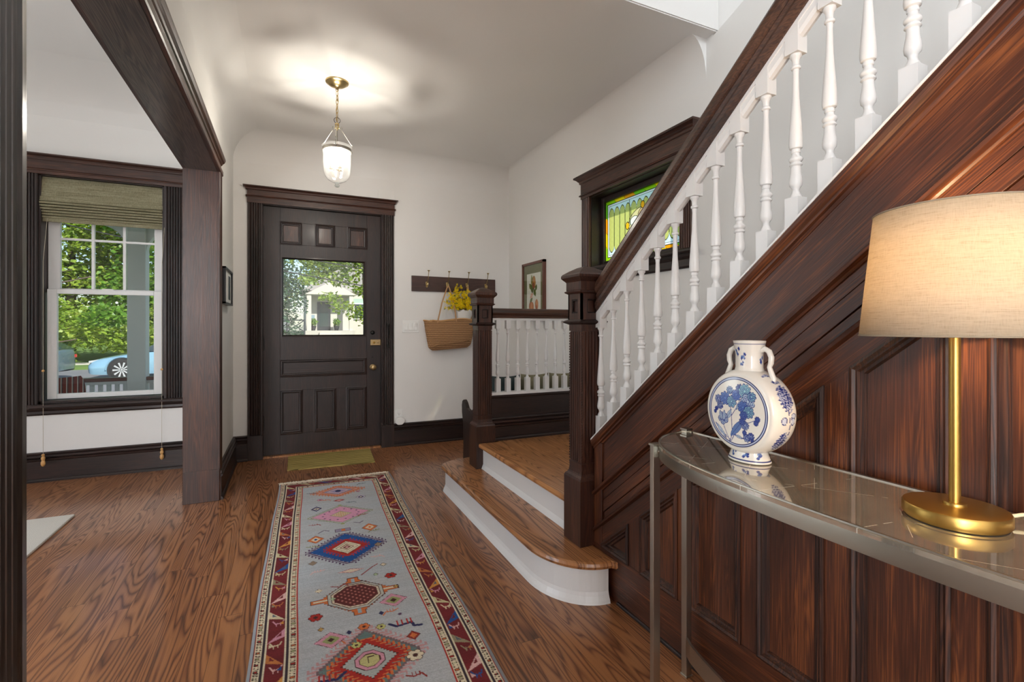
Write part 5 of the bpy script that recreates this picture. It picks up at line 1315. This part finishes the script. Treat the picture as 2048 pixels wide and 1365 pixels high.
U, V_ = np.meshgrid(np.linspace(0, a1-a0, nu), np.linspace(c0, c1, nv)); U = (a1-a0)-U     # u from the far edge
D = Dye(U, V_, np.array(lin(112,112,72))); Wp = a1-a0
D.rect(.062, Wp-.062, c0+.05, c1-.085, np.array((.80,.79,.72)))
gr, gr2, ora, ora2, tan_ = C(88,104,30), C(120,134,50), C(196,116,56), C(168,84,40), C(206,150,80)
def pleaf(p, q_, w, c):
    p = np.array(p); q_ = np.array(q_); d = q_-p; L_ = np.hypot(*d); t = ((D.u-p[0])*d[0]+(D.v-p[1])*d[1])/L_**2; s = ((D.u-p[0])*-d[1]+(D.v-p[1])*d[0])/L_
    D.put((t > 0) & (t < 1) & (np.abs(s) < w*np.sin(np.clip(t, 0, 1)*PI)), c)
pleaf((.17,1.50),(.16,1.625),.020,gr2); pleaf((.235,1.46),(.265,1.525),.020,gr); pleaf((.11,1.54),(.16,1.48),.024,gr); pleaf((.16,1.53),(.18,1.44),.026,gr); pleaf((.20,1.49),(.245,1.41),.024,gr)
D.ell(.205,1.545,.038,.062,C(150,104,34)); D.ell(.212,1.55,.024,.05,C(190,130,50)); D.ell(.20,1.515,.02,.03,C(140,70,30))
D.path([(.20,1.49),(.17,1.46),(.165,1.40),(.15,1.36)], .006, brown)
for (x, z, r) in ((.155,1.43,.016),(.18,1.435,.014),(.14,1.41,.012),(.165,1.41,.012)): D.ell(x, z, r, r, C(222,170,150))
pleaf((.12,1.36),(.18,1.40),.018,gr); pleaf((.12,1.35),(.15,1.31),.014,gr2)
D.ell(.135,1.325,.030,.040,ora2); D.ell(.165,1.315,.040,.050,ora); D.ell(.160,1.32,.015,.035,C(216,140,84)); D.ell(.262,1.335,.032,.050,ora); D.ell(.268,1.345,.012,.035,C(226,160,104)); D.ell(.255,1.31,.016,.024,ora2)
D.rect(.10,.31,1.262,1.275,tan_); D.ell(.20,1.268,.11,.008,tan_)
grid_mesh('botanical_print', np.stack([np.full(U.size, XR-.014), (a1-U).ravel(), V_.ravel()], 1), nu, nv, D.c.reshape(-1,3), attr_mat('print_paper', .7), pt)
MB().box((XR-.024,a0,c0), (XR-.0225,a1,c1)).build('picture_glass', thin_glass('picture_glass_pane', (.97,.98,.97), .02), pt)

# ------------------------------------------------------------------ roman shade with its cords
t_ = NT('woven_shade'); co = t_.coord(); st = t_.noise(t_.mapping(co, scale=(7,7,420)), 1, 3, .65); st2 = t_.noise(t_.mapping(co, scale=(220,220,60)), 1, 2)
cl = t_.ramp(t_.math('ADD', t_.math('MULTIPLY', st, .7), t_.math('MULTIPLY', st2, .3)), [(.32,lin(104,98,74)),(.5,lin(152,146,118)),(.66,lin(180,174,148))])
df = t_.bsdf(cl, .95, 0, .1, normal=t_.bump(st, .3, .002)); tl = t_.n('BsdfTranslucent'); t_.l(cl, tl.inputs[0]); mx = t_.n('MixShader'); mx.inputs[0].default_value = .18; t_.l(df, mx.inputs[1]); t_.l(tl.outputs[0], mx.inputs[2]); shade_m = t_.done(mx.outputs[0])
rsd = thing('roman_shade', 'raised oatmeal roman shade covering the top of the living room window', 'window shade', (-1.28,YW,2.2))
pf_ = [(.035,2.232),(.006,2.232),(-.004,2.21),(-.014,2.12),(-.024,2.058),(-.030,2.050)]
z = 2.050
for k in range(6):
    pf_ += [(-.020+k*.006,z-.004),(-.036+k*.0065,z-.010),(-.034+k*.0065,z-.020)]; z -= .0195
pf_ += [(.008,z-.002),(.006,1.905),(.012,1.903),(.03,1.93),(.035,2.0)]
MB().ext([(-(p[0]), p[1]) for p in pf_], (-1.652,YW+.020,0), (0,-1,0), (0,0,1), (.740,0,0)).build('shade_panel', shade_m, rsd)
cordm = plain('shade_cord_beige', (.50,.44,.34), .8); tasm = plain('tassel_wood', (.62,.34,.12), .4)
for x, y, zb, zt in ((-1.614,4.598,.117,.222),(-.906,4.598,.087,.176)):
    cd = MB().tube([(x+.01,YW-.02,1.92),(x,y,1.6),(x,y,zt-.01)], .0014, 6).build('shade_cord', cordm, rsd)
    MB().sphere((x,y,.795 if x > -1 else .809), .009, 12, 8).build('cord_bead', tasm, cd)
    MB().lathe([(.001,zb),(.009,zb+.006),(.0135,zb+.020),(.013,zb+.034),(.008,zb+.044),(.0095,zb+.048),(.0125,zb+.058),(.0115,zb+.068),(.006,zb+.074),(.009,zb+.078),(.0095,zb+.088),(.004,zb+.092)], (x,y,0), 16).build('cord_tassel', tasm, cd)
# ================================================================== outdoors
GZ = -.52
def outd(name, mb, mat, label=None, cat=None, group=None, kind=None, parent=None, bevel=0):
    o = mb.build(name, mat, parent, bevel=bevel); return L(o, label, cat, group, kind)
grass = plain('lawn_green', (.10,.17,.035), .9, bump=.8, bscale=30)
outd('ground', MB().box((-60,6.95,GZ-.3), (60,13.9,GZ+.12)).box((-60,24.2,GZ-.3), (60,90,GZ+.12)).box((XR+.3,-20,GZ-.3), (60,6.95,GZ)).box((-60,-20,GZ-.3), (-4.7,6.95,GZ)), grass, kind='structure')
outd('street', MB().box((-60,13.9,GZ-.3), (60,24.2,GZ)), plain('asphalt', (.17,.17,.18), .9, bump=.6, bscale=50), kind='structure')
outd('sidewalk', MB().box((-60,11.6,GZ+.1), (60,12.9,GZ+.14)).box((-60,25.4,GZ+.1), (60,26.8,GZ+.14)), plain('pale_concrete', (.50,.47,.42), .9), kind='structure')
# rising lawn and drive across the street
outd('far_lawn', MB().prism_x([(26.8,GZ),(26.8,GZ+.15),(33,.55),(60,.75),(60,GZ)], -40, 40), grass, kind='structure')
pg = plain('grey_porch_paint', (.30,.32,.32), .5); pw_ = plain('white_porch_paint', (.66,.66,.64), .5)
outd('porch_floor', MB().box((-5,YW+.16,-.75), (2.4,7.0,-.10)), pg, kind='structure')
outd('porch_ceiling', MB().box((-5,YW+.16,2.78), (2.4,7.1,2.9)), pw_, kind='structure')
pb = MB().box((-5,6.72,2.30), (2.4,6.90,2.80)).build('porch_beam', pw_, kind='structure')
PXC = (-3.95, -1.56, .95+.75)
for i, x in enumerate(PXC):
    c = thing('porch_column', ['square white porch column at the far left, hidden by the window casing','square white porch column seen through the right side of the living room window','square white porch column right of the front door, outside'][i], 'column', (x,6.80,-.10), 'porch columns')
    b = MB().box((x-.085,6.715,-.10), (x+.085,6.885,2.32)); b.build('shaft', pw_, c, bevel=.006)
    MB().box((x-.11,6.69,-.10), (x+.11,6.91,.02)).build('plinth', pw_, c, bevel=.004)
    for s_ in (1,-1):
        P_ = [(x+s_*.085,2.31),(x+s_*.085,1.98)]
        for k in range(9):
            a = PI/2*k/8; P_.append((x+s_*(.085+.34*(1-math.cos(a))), 1.98+.30*math.sin(a)))
        P_.append((x+s_*.425,2.31)); MB().prism_y(P_, 6.75, 6.86).build('arched_bracket', pw_, c)
rw = wood('porch_rail_red', (.05,.010,.008), (.13,.030,.022), (.20,.06,.04), axis='X', freq=4)
for i, (x0, x1, lab) in enumerate(((-3.865,-1.645,'white porch railing with red-brown top rail, left of the porch column'),(-1.475,-.45,'white porch railing with red-brown top rail, right of the porch column'))):
    r_ = thing('porch_railing', lab, 'railing', (x0,6.8,-.1), 'porch railings')
    MB().box((x0,6.74,.525), (x1,6.86,.565)).build('top_rail', rw, r_, bevel=.006)
    MB().box((x0,6.76,.49), (x1,6.84,.525)).build('sub_rail', pw_, r_)
    MB().box((x0,6.77,-.02), (x1,6.83,.03)).build('bottom_rail', pw_, r_)
    k = 0; x = x0+.04
    bo2 = MB().box((x-.018,6.782,.03), (x+.018,6.818,.49)).build('baluster', pw_, r_)
    while x+.074*(k+1) < x1-.03:
        k += 1; c = bo2.copy(); COL.objects.link(c); c.location = bo2.location+Vector((.074*k,0,0))
# wicker chair with a red striped throw
wk = NT('grey_wicker'); co = wk.coord(); sp = wk.n('SeparateXYZ'); wk.l(co, sp.inputs[0])
h_ = wk.math('ADD', wk.math('PINGPONG', wk.math('MULTIPLY', sp.outputs[2], 30), .5), wk.math('PINGPONG', wk.math('MULTIPLY', sp.outputs[0], 24), .5))
wkm = wk.done(wk.bsdf(wk.ramp(h_, [(.1,(.05,.055,.05)),(.7,(.32,.33,.30))]), .8, normal=wk.bump(h_, .8, .01)))
wc = thing('wicker_chair', 'grey wicker porch chair with a red throw, at the lower left of the window view', 'chair', (-2.15,5.9,-.1))
b = MB(); n = 24; V = []
for z, r in ((-.10,.30),(.25,.33),(.45,.36),(.62,.37),(.66,.355),(.62,.335),(.45,.33),(.30,.31)):
    for i in range(n+1):
        a = PI*(i/n)*1.15-.24; hh = 1-.28*max(0, math.cos(a)*0+abs(math.cos(a))-.5) if z > .5 else 1
        V.append((-2.15+r*math.cos(a), 5.9-r*.95*math.sin(a), z if z < .5 else -.1+(z+.1)*hh))
b.add(V, [(j*(n+1)+i, j*(n+1)+i+1, (j+1)*(n+1)+i+1, (j+1)*(n+1)+i) for j in range(7) for i in range(n)], True).build('wicker_shell', wkm, wc)
MB().box((-2.42,5.65,.22), (-1.88,6.15,.32)).build('seat_cushion', plain('cream_cushion', (.55,.50,.42), .9), wc, bevel=.03)
th = NT('striped_throw'); sp = th.n('SeparateXYZ'); th.l(th.coord(), sp.inputs[0]); s_ = th.math('FRACT', th.math('MULTIPLY', th.math('ADD', sp.outputs[0], th.math('MULTIPLY', sp.outputs[1], .3)), 26))
thm = th.done(th.bsdf(th.ramp(s_, [(0,(.22,.03,.02)),(.55,(.30,.05,.03)),(.6,(.55,.50,.42)),(.72,(.55,.50,.42)),(.76,(.10,.04,.04))], 'CONSTANT'), .95))
b = MB(); V = []
for i in range(15):
    a = .1+1.9*i/14
    for (r, z) in ((.400,.36),(.402,.52),(.392,.62),(.365,.668),(.325,.64),(.31,.52)): V.append((-2.15+r*math.cos(a), 5.9-r*.95*math.sin(a), z))
b.add(V, [(i*6+k, i*6+6+k, i*6+7+k, i*6+k+1) for i in range(14) for k in range(5)], True).build('throw', thm, wc)

# ------------------------------------------------------------------ cars
def car(x, y, z0, paint, label, flip=1, ang=0, tail=False):
    c = thing('car', label, 'car', (x,y,z0)); R4 = Matrix.Translation((x,y,z0)) @ Matrix.Rotation(ang, 4, 'Z') @ Matrix.Diagonal((flip,1,1,1))
    W = .90
    # stations along the car (x from front bumper), each a cross section half width/height
    st = [(-.10,.36,.52,.52,.66),(0,.22,.60,.70,.82),(.12,.20,.66,.78,.87),(.5,.19,.74,.84,.90),(1.25,.19,.86,.87,.90),(1.35,.19,.90,.87,.90),(2.0,.19,.93,.87,.90),(3.3,.19,.96,.88,.90),(4.0,.20,.98,.86,.89),(4.45,.24,.98,.80,.86),(4.6,.34,.90,.74,.80)]
    V = []; k = 0
    for (xs, zb, zt, wt, wb_) in st:
        P_ = [(-wb_*.96,zb),(-wb_,zb+.12),(-wb_,(zb+zt)/2+.05),(-wt,zt-.05),(-wt*.90,zt),(0,zt+.025),(wt*.90,zt),(wt,zt-.05),(wb_,(zb+zt)/2+.05),(wb_,zb+.12),(wb_*.96,zb)]
        k = len(P_); V += [R4 @ Vector((xs, p, q)) for p, q in P_]
    F = [(i*k+j, i*k+j+1, (i+1)*k+j+1, (i+1)*k+j) for i in range(len(st)-1) for j in range(k-1)]
    F.append(tuple(range(k))); F.append(tuple((len(st)-1)*k+j for j in range(k)))
    o = MB().add(V, F, True).build('car_body', paint, c)
    m_ = o.modifiers.new('s', 'SUBSURF'); m_.levels = 1; m_.render_levels = 2
    gh = [(1.30,.90,.86),(1.95,1.32,.70),(2.4,1.44,.66),(3.3,1.44,.66),(4.0,1.30,.68),(4.50,.96,.80)]
    V = []
    for xs, zt, w_ in gh:
        V += [R4 @ Vector(p) for p in ((xs,-.84,.90),(xs,-w_,zt),(xs,0,zt+.02),(xs,w_,zt),(xs,.84,.90))]
    F = [(i*5+j, i*5+j+1, (i+1)*5+j+1, (i+1)*5+j) for i in range(5) for j in range(4)]+[tuple(range(5)), tuple(25+j for j in range(5))]
    MB().add(V, F).build('glasshouse', CARG, c, bevel=.03)
    V = []
    for xs, zt, w_ in ((1.98,1.345,.68),(2.4,1.462,.655),(3.3,1.462,.655),(3.98,1.33,.67)): V += [R4 @ Vector(p) for p in ((xs,-w_,zt),(xs,0,zt+.025),(xs,w_,zt),(xs,w_,zt-.03),(xs,-w_,zt-.03))]
    MB().add(V, [(i*5+j, i*5+(j+1) % 5, (i+1)*5+(j+1) % 5, (i+1)*5+j) for i in range(3) for j in range(5)]+[tuple(range(5)),tuple(15+j for j in range(5))]).build('roof', paint, c)
    for wx in (.83,3.65):
        for s_ in (-1,1):
            T4 = R4 @ Matrix.Translation((wx, s_*.80, .335)) @ Matrix.Rotation(PI/2, 4, 'X')
            b = MB().lathe([(.335,-.10),(.335,.10),(.30,.115),(.24,.115),(.24,-.10)], (0,0,0), 32, capb=False, capt=False)
            t1 = b.build('tyre', CART, c); t1.data.transform(T4)
            rb = MB()
            for q_ in range(10):
                a = 2*PI*q_/10; rb.ext([(-.012,0),(.012,0),(.03,.2),(-.02,.2)], (.03*math.cos(a),.03*math.sin(a),.10*(1)), (-math.sin(a),math.cos(a),0), (math.cos(a),math.sin(a),0), (0,0,.012*1))
                rb.ext([(-.012,0),(.012,0),(.03,.2),(-.02,.2)], (.03*math.cos(a),.03*math.sin(a),-.112), (-math.sin(a),math.cos(a),0), (math.cos(a),math.sin(a),0), (0,0,.012))
            rb.lathe([(.045,-.112),(.045,.112)], (0,0,0), 16); rb.lathe([(.245,-.10),(.225,-.10),(.225,.10),(.245,.10)], (0,0,0), 32, capb=False, capt=False)
            r1 = rb.build('alloy_rim', CARR, t1); r1.data.transform(T4)
            arch_ = MB().tube([R4 @ Vector((wx+.40*math.cos(a), s_*.905, .335+.40*math.sin(a))) for a in np.linspace(0, PI, 16)], .022, 6).build('wheel_arch', paint, c)
            MB().ext([(.37*math.cos(a), .37*math.sin(a)) for a in np.linspace(0, 2*PI, 24, endpoint=False)], R4 @ Vector((wx, s_*.895, .335)), R4.to_3x3() @ Vector((1,0,0)), (0,0,1), R4.to_3x3() @ Vector((0,s_*.012,0))).build('wheel_well', CART, c)
    for s_ in (-1,1):
        MB().ext([(0,0),(.22,.02),(.20,.12),(0,.10)], R4 @ Vector((4.42,s_*.72-.07,.66)), R4.to_3x3() @ Vector((.7,0,0)), (0,0,1), R4.to_3x3() @ Vector((0,.16,0))).build('tail_light', CARL, c)
        MB().ext([(0,0),(.22,.03),(.22,.10),(0,.06)], R4 @ Vector((-.03,s_*.62-.10,.56)), R4.to_3x3() @ Vector((1,0,0)), (0,0,1), R4.to_3x3() @ Vector((0,.22,0))).build('headlight', CARR, c)
    return c
CARG = plain('dark_car_glass', (.03,.045,.05), .05, coat=.5); CART = plain('tyre_rubber', (.015,.015,.016), .8); CARR = plain('silver_alloy', (.75,.76,.78), .3, .6); CARL = plain('red_lens', (.55,.03,.03), .2)
blue_p = plain('pale_metallic_blue', (.24,.42,.55), .22, .25, coat=.8); slate_p = plain('slate_blue_metallic', (.14,.20,.27), .25, .3, coat=.8); silver_p = plain('light_silver_paint', (.55,.58,.60), .25, .3, coat=.8)
car(-5.55, 19.65, GZ+.0, blue_p, 'pale blue parked car with silver spoked wheels, seen through the living room window')
car(-10.9, 19.65, GZ+.0, slate_p, 'dark slate-blue parked car left of the pale blue car, half hidden by leaves')
car(-1.75, 34.6, .66, silver_p, 'silver car on the drive across the street, seen through the door glass', ang=1.35)

# ------------------------------------------------------------------ house across the street
HY = 38.0
hs = thing('house', 'pale cream cottage across the street, seen through the front door glass', 'house', (5,HY,.7))
hw_ = plain('cream_siding', (.50,.46,.41), .7, bump=.3, bscale=6); gw = plain('porch_shade_green', (.34,.44,.38), .7); dk_ = plain('dark_door_paint', (.02,.025,.03), .4); dgl = plain('dark_pane', (.03,.05,.05), .1); rfm = plain('grey_roof_shingle', (.30,.28,.27), .9)
MB().box((1.1,HY,.5), (9.2,HY+7,3.9)).build('walls', hw_, hs)
MB().box((3.9,HY-.06,1.95), (9.1,HY-.001,3.3)).build('porch_shade_band', gw, hs)  # shade of the porch on the wall, put in as a pale green sheet
MB().prism_y([(.8,3.8),(9.5,3.8),(5.1,6.6)], HY-.3, HY+7.3).build('gable_roof', rfm, hs)
MB().prism_y([(1.0,3.45),(4.4,3.45),(2.7,4.4)], HY-1.6, HY).build('entry_gable', hw_, hs)
for x in (1.25,4.05): MB().box((x-.14,HY-1.5,.9), (x+.14,HY-1.25,3.5)).build('entry_post', hw_, hs)
MB().box((1.0,HY-1.6,.5), (4.3,HY,.92)).build('stoop', plain('stone_stoop', (.42,.39,.35), .9), hs)
for i in range(3): MB().box((1.9,HY-1.9-.3*i,.4), (3.3,HY-1.6-.3*i,.78-.14*i)).build('step', plain('stone_step_%d' % i, (.45,.42,.38), .9), hs)
dd_ = MB().box((1.85,HY-.05,.92), (2.75,HY,3.0)).build('entry_door', dk_, hs); MB().box((2.0,HY-.07,1.2), (2.6,HY-.05,2.85)).build('door_pane', dgl, dd_)
wf = MB().box((4.35,HY-.12,1.75), (5.25,HY-.05,2.95)).build('window', plain('white_window_trim', (.75,.75,.72), .6), hs); MB().box((4.42,HY-.14,1.82), (5.18,HY-.12,2.88)).build('window_pane', dgl, wf)
MB().box((1.35,HY-.05,1.75), (1.68,HY-.01,2.05)).build('notice_box', plain('blue_grey_box', (.18,.26,.32), .6), hs)

# ------------------------------------------------------------------ plants
def leaf_mat(name, c0, c1, c2, tr=.4):
    t = NT(name); n1 = t.noise(t.coord(), 1.6, 3, .7); n2 = t.noise(t.coord(), 9, 1)
    cl = t.ramp(t.math('ADD', t.math('MULTIPLY', n1, .55), t.math('MULTIPLY', n2, .45)), [(.34,c0),(.5,c1),(.66,c2)])
    df = t.n('BsdfDiffuse'); t.l(cl, df.inputs[0]); tl = t.n('BsdfTranslucent'); t.l(cl, tl.inputs[0]); gl_ = t.n('BsdfGlossy'); gl_.inputs['Roughness'].default_value = .4
    m1 = t.n('MixShader'); m1.inputs[0].default_value = tr; t.l(df.outputs[0], m1.inputs[1]); t.l(tl.outputs[0], m1.inputs[2])
    m2 = t.n('MixShader'); m2.inputs[0].default_value = .03; t.l(m1.outputs[0], m2.inputs[1]); t.l(gl_.outputs[0], m2.inputs[2]); return t.done(m2.outputs[0])
LM = {'maple': leaf_mat('maple_leaf', (.045,.14,.012), (.14,.30,.03), (.34,.46,.06), .5), 'sun': leaf_mat('sunlit_leaf', (.10,.20,.02), (.26,.38,.04), (.50,.55,.10), .5), 'dark': leaf_mat('cedar_leaf', (.012,.04,.015), (.025,.08,.03), (.06,.14,.05), .25)}
bark = plain('tree_bark', (.10,.075,.055), .95, bump=.8, bscale=40)
def leaf_cloud(centres, n, size, seed, flat=.5):
    """centres: list of (x,y,z,rx,ry,rz)"""
    r = np.random.RandomState(seed); cs = np.array(centres); vol = cs[:, 3]*cs[:, 4]*cs[:, 5]; idx = r.choice(len(cs), n, p=vol/vol.sum())
    d = r.normal(size=(n,3)); d /= np.linalg.norm(d, axis=1)[:, None]; rad = r.rand(n)**.40
    P = cs[idx, :3]+d*rad[:, None]*cs[idx, 3:]
    a = r.normal(size=(n,3)); a[:, 2] *= flat; a /= np.linalg.norm(a, axis=1)[:, None]
    up = r.normal(size=(n,3))*.6+np.array([0,-.35,1.0]); b = np.cross(up, a); b /= np.linalg.norm(b, axis=1)[:, None]
    s = size*(.6+.8*r.rand(n))[:, None]; nn2 = np.cross(a, b)
    V = np.stack([P, P+a*s*.42+b*s*.36+nn2*s*.06, P+a*s-nn2*s*.05, P+a*s*.42-b*s*.36+nn2*s*.06], 1).reshape(-1, 3)
    me = bpy.data.meshes.new('foliage'); me.vertices.add(len(V)); me.vertices.foreach_set('co', V.astype(np.float32).ravel())
    me.loops.add(4*n); me.loops.foreach_set('vertex_index', np.arange(4*n, dtype=np.int32)); me.polygons.add(n)
    me.polygons.foreach_set('loop_start', np.arange(n, dtype=np.int32)*4); me.polygons.foreach_set('loop_total', np.full(n, 4, np.int32)); me.update(calc_edges=True); return me
def tree(name, label, cat, loc, centres, n, size, mat, seed, trunk=None, group=None, core=True):
    t = thing(name, label, cat, loc, group)
    me = leaf_cloud(centres, n, size, seed); me.materials.append(LM[mat]); o = bpy.data.objects.new('foliage', me); COL.objects.link(o); adopt(o, t)
    if trunk:
        b = MB()
        for pts, r in trunk: b.tube(pts, r, 8)
        b.build('trunk', bark, t)
    return t
R_ = random.Random(2)
# maple branches in front of the living room window
cen = []
for i in range(30):
    x_ = R_.uniform(-7.6,-2.9); cen.append((x_, R_.uniform(9.2,11.6), R_.uniform(.15 if x_ < -5.0 else 1.15,4.4), R_.uniform(.35,.75), R_.uniform(.3,.6), R_.uniform(.12,.28)))
br = [([(-8.2,10.5,GZ),(-8.0,10.5,.8),(-7.6,10.4,2.4),(-7.0,10.3,4.5)], [.16,.14,.12,.08])]
for (z0, x1, z1) in ((.7,-3.2,.85),(1.2,-3.0,1.9),(2.0,-2.9,3.2),(.9,-4.2,1.0),(1.8,-4.0,2.3)):
    pts = [(-7.9+t*(x1+7.9), 10.4-.5*math.sin(t*3), z0+(z1-z0)*t**1.3+.12*math.sin(t*7)) for t in np.linspace(0,1,12)]; br.append((pts, list(np.linspace(.045,.010,12))))
    for t in (3,5,7,9): p = pts[t]; br.append(([p,(p[0]+.4,p[1]-.2,p[2]+.25),(p[0]+.8,p[1]-.3,p[2]+.35)], [.014,.009,.005]))
tree('maple_tree', 'green maple tree with branches reaching across the living room window', 'tree', (-8.2,10.5,GZ), cen, 11000, .105, 'maple', 1, br)
# hedge and tall trees behind the parked cars
cen = [(R_.uniform(-16,-3.2), R_.uniform(25.6,27.6), R_.uniform(-.2,1.7), 1.3, .9, .8) for _ in range(34)]
tree('hedge', 'sunlit yellow-green hedge behind the parked cars', 'hedge', (-8,26,GZ), cen, 15000, .17, 'sun', 3)
for i, (x, y, h, mt, lab) in enumerate(((-15.5,31,7.5,'maple','broad green tree behind the hedge, farthest left in the window view'),(-10.2,32,8.5,'sun','sunlit yellow-green tree behind the hedge in the middle of the window view'),(-5.2,30.5,8.0,'maple','tall green tree behind the hedge, right of the porch column'))):
    cen = [(x+R_.uniform(-2.4,2.4), y+R_.uniform(-1.2,1.2), h*R_.uniform(.12,.95), 1.6, 1.4, 1.1) for _ in range(24)]
    tree('street_tree', lab, 'tree', (x,y,GZ), cen, 13000, .24, mt, 20+i, [([(x,y,GZ),(x+.1,y,h*.5),(x,y,h*.9)], [.25,.18,.08])], 'tall trees across the street')
# seen through the door glass
cen = [(-.75+R_.uniform(-1.2,1.0), 30+R_.uniform(-.8,.8), R_.uniform(.3,7.5), .95, .8, 1.0) for _ in range(26)]
tree('cedar_tree', 'dark green cedar left of the cream cottage, seen through the door glass', 'tree', (-.8,30,0), cen, 14000, .16, 'dark', 5, [([(-.8,30,GZ),(-.8,30,6)], [.2,.08])])
tx = 3.05; ty = 21.6
cen = [(2.0,21.3,2.0,.55,.5,.28),(2.7,21.4,1.75,.6,.5,.30),(3.5,21.5,2.05,.6,.5,.35),(1.5,21.4,2.35,.5,.5,.25),(3.2,21.6,2.75,.8,.6,.3),(2.0,21.6,3.2,.9,.6,.35),(3.6,21.6,3.5,.8,.6,.4),(2.6,21.6,3.9,1.1,.8,.5),(1.2,21.6,3.9,.8,.7,.4),(2.9,21.3,1.35,.22,.25,.22),(3.9,21.6,2.6,.5,.5,.3),(.8,21.5,3.1,.5,.5,.3)]
tree('sapling', 'slender street tree with bright leaves in front of the cream cottage', 'tree', (tx,ty,GZ), cen, 3600, .15, 'sun', 6, [([(tx,ty,GZ),(tx-.02,ty,.8),(tx-.08,ty,1.8),(tx-.15,ty,2.6),(tx-.2,ty,4.0)], [.085,.075,.06,.05,.02]),([(tx-.08,ty,1.75),(2.5,ty,2.1),(1.9,ty,2.15)], [.03,.02,.01]),([(tx-.1,ty,2.1),(3.5,ty,2.6),(3.8,ty,3.3)], [.03,.02,.01])])
cen = [(R_.uniform(-2,13), R_.uniform(46.5,49), R_.uniform(3,11.5), 2.2, 1.5, 1.6) for _ in range(34)]
tree('background_tree', 'mass of pale green trees rising behind the cream cottage', 'tree', (5,48,0), cen, 15000, .36, 'sun', 7)
cen = [(R_.uniform(5.1,8.2), HY-1.2, 1.0, .45, .3, .35) for _ in range(10)]
tree('shrub', 'low green shrubs along the cottage wall right of its stoop', 'shrub', (5.4,HY-1.2,.7), cen, 3000, .10, 'maple', 8)
for x, lab in ((1.55,'potted plant left of the cottage door across the street'),(3.1,'potted plant right of the cottage door across the street')):
    t = thing('potted_plant', lab, 'plant', (x,HY-.8,.92), 'pots beside the cottage door')
    MB().lathe([(.13,.92),(.20,1.22),(.21,1.25)], (x,HY-.8,0), 16).build('pot', CART, t)
    me = leaf_cloud([(x,HY-.8,1.5,.26,.24,.28)], 260, .14, 9); me.materials.append(LM['maple']); o = bpy.data.objects.new('leaves', me); COL.objects.link(o); adopt(o, t)
# lattice gate beside the cottage and overhead lines
gt = thing('yard_gate', 'dark crossed-board gate between the silver car and the cottage', 'gate', (.45,36,.7))
b = MB()
for x in (-.15,.95): MB().box((x-.05,36,.6), (x+.05,36.1,1.75)).build('post', dk_, gt)
MB().box((-.15,36.02,1.6), (.95,36.08,1.68)).build('rail', dk_, gt); MB().box((-.15,36.02,.75), (.95,36.08,.83)).build('rail', dk_, gt)
for s_ in (0,1):
    z0, z1 = (.8,1.6) if s_ else (1.6,.8); MB().ext([(0,0),(1.1,z1-z0),(1.1,z1-z0+.08),(0,.08)], (-.15,36.03,z0), (1,0,0), (0,0,1), (0,.04,0)).build('cross_board', dk_, gt)
for k, (z0, z1, lab) in enumerate(((3.05,1.95,'lowest of the overhead cables crossing the street'),(3.5,2.6,'middle overhead cable crossing the street'),(3.8,3.05,'highest of the overhead cables crossing the street'))):
    o = MB().tube([(-13+21.3*t, 17, 5.6+k*.35+(z1-.25-5.6-k*.35)*t-.35*math.sin(PI*t)) for t in np.linspace(0,1,20)], .016, 6).build('overhead_cable', CART); L(o, lab, 'cable', 'overhead cables')

for x, lab in ((-13.05,'wooden utility pole at the left end of the overhead cables'),(8.35,'wooden utility pole at the right end of the overhead cables')):
    L(MB().lathe([(.14,GZ),(.10,7.5)], (x,17,0), 12).build('utility_pole', bark), lab, 'pole', 'utility poles')
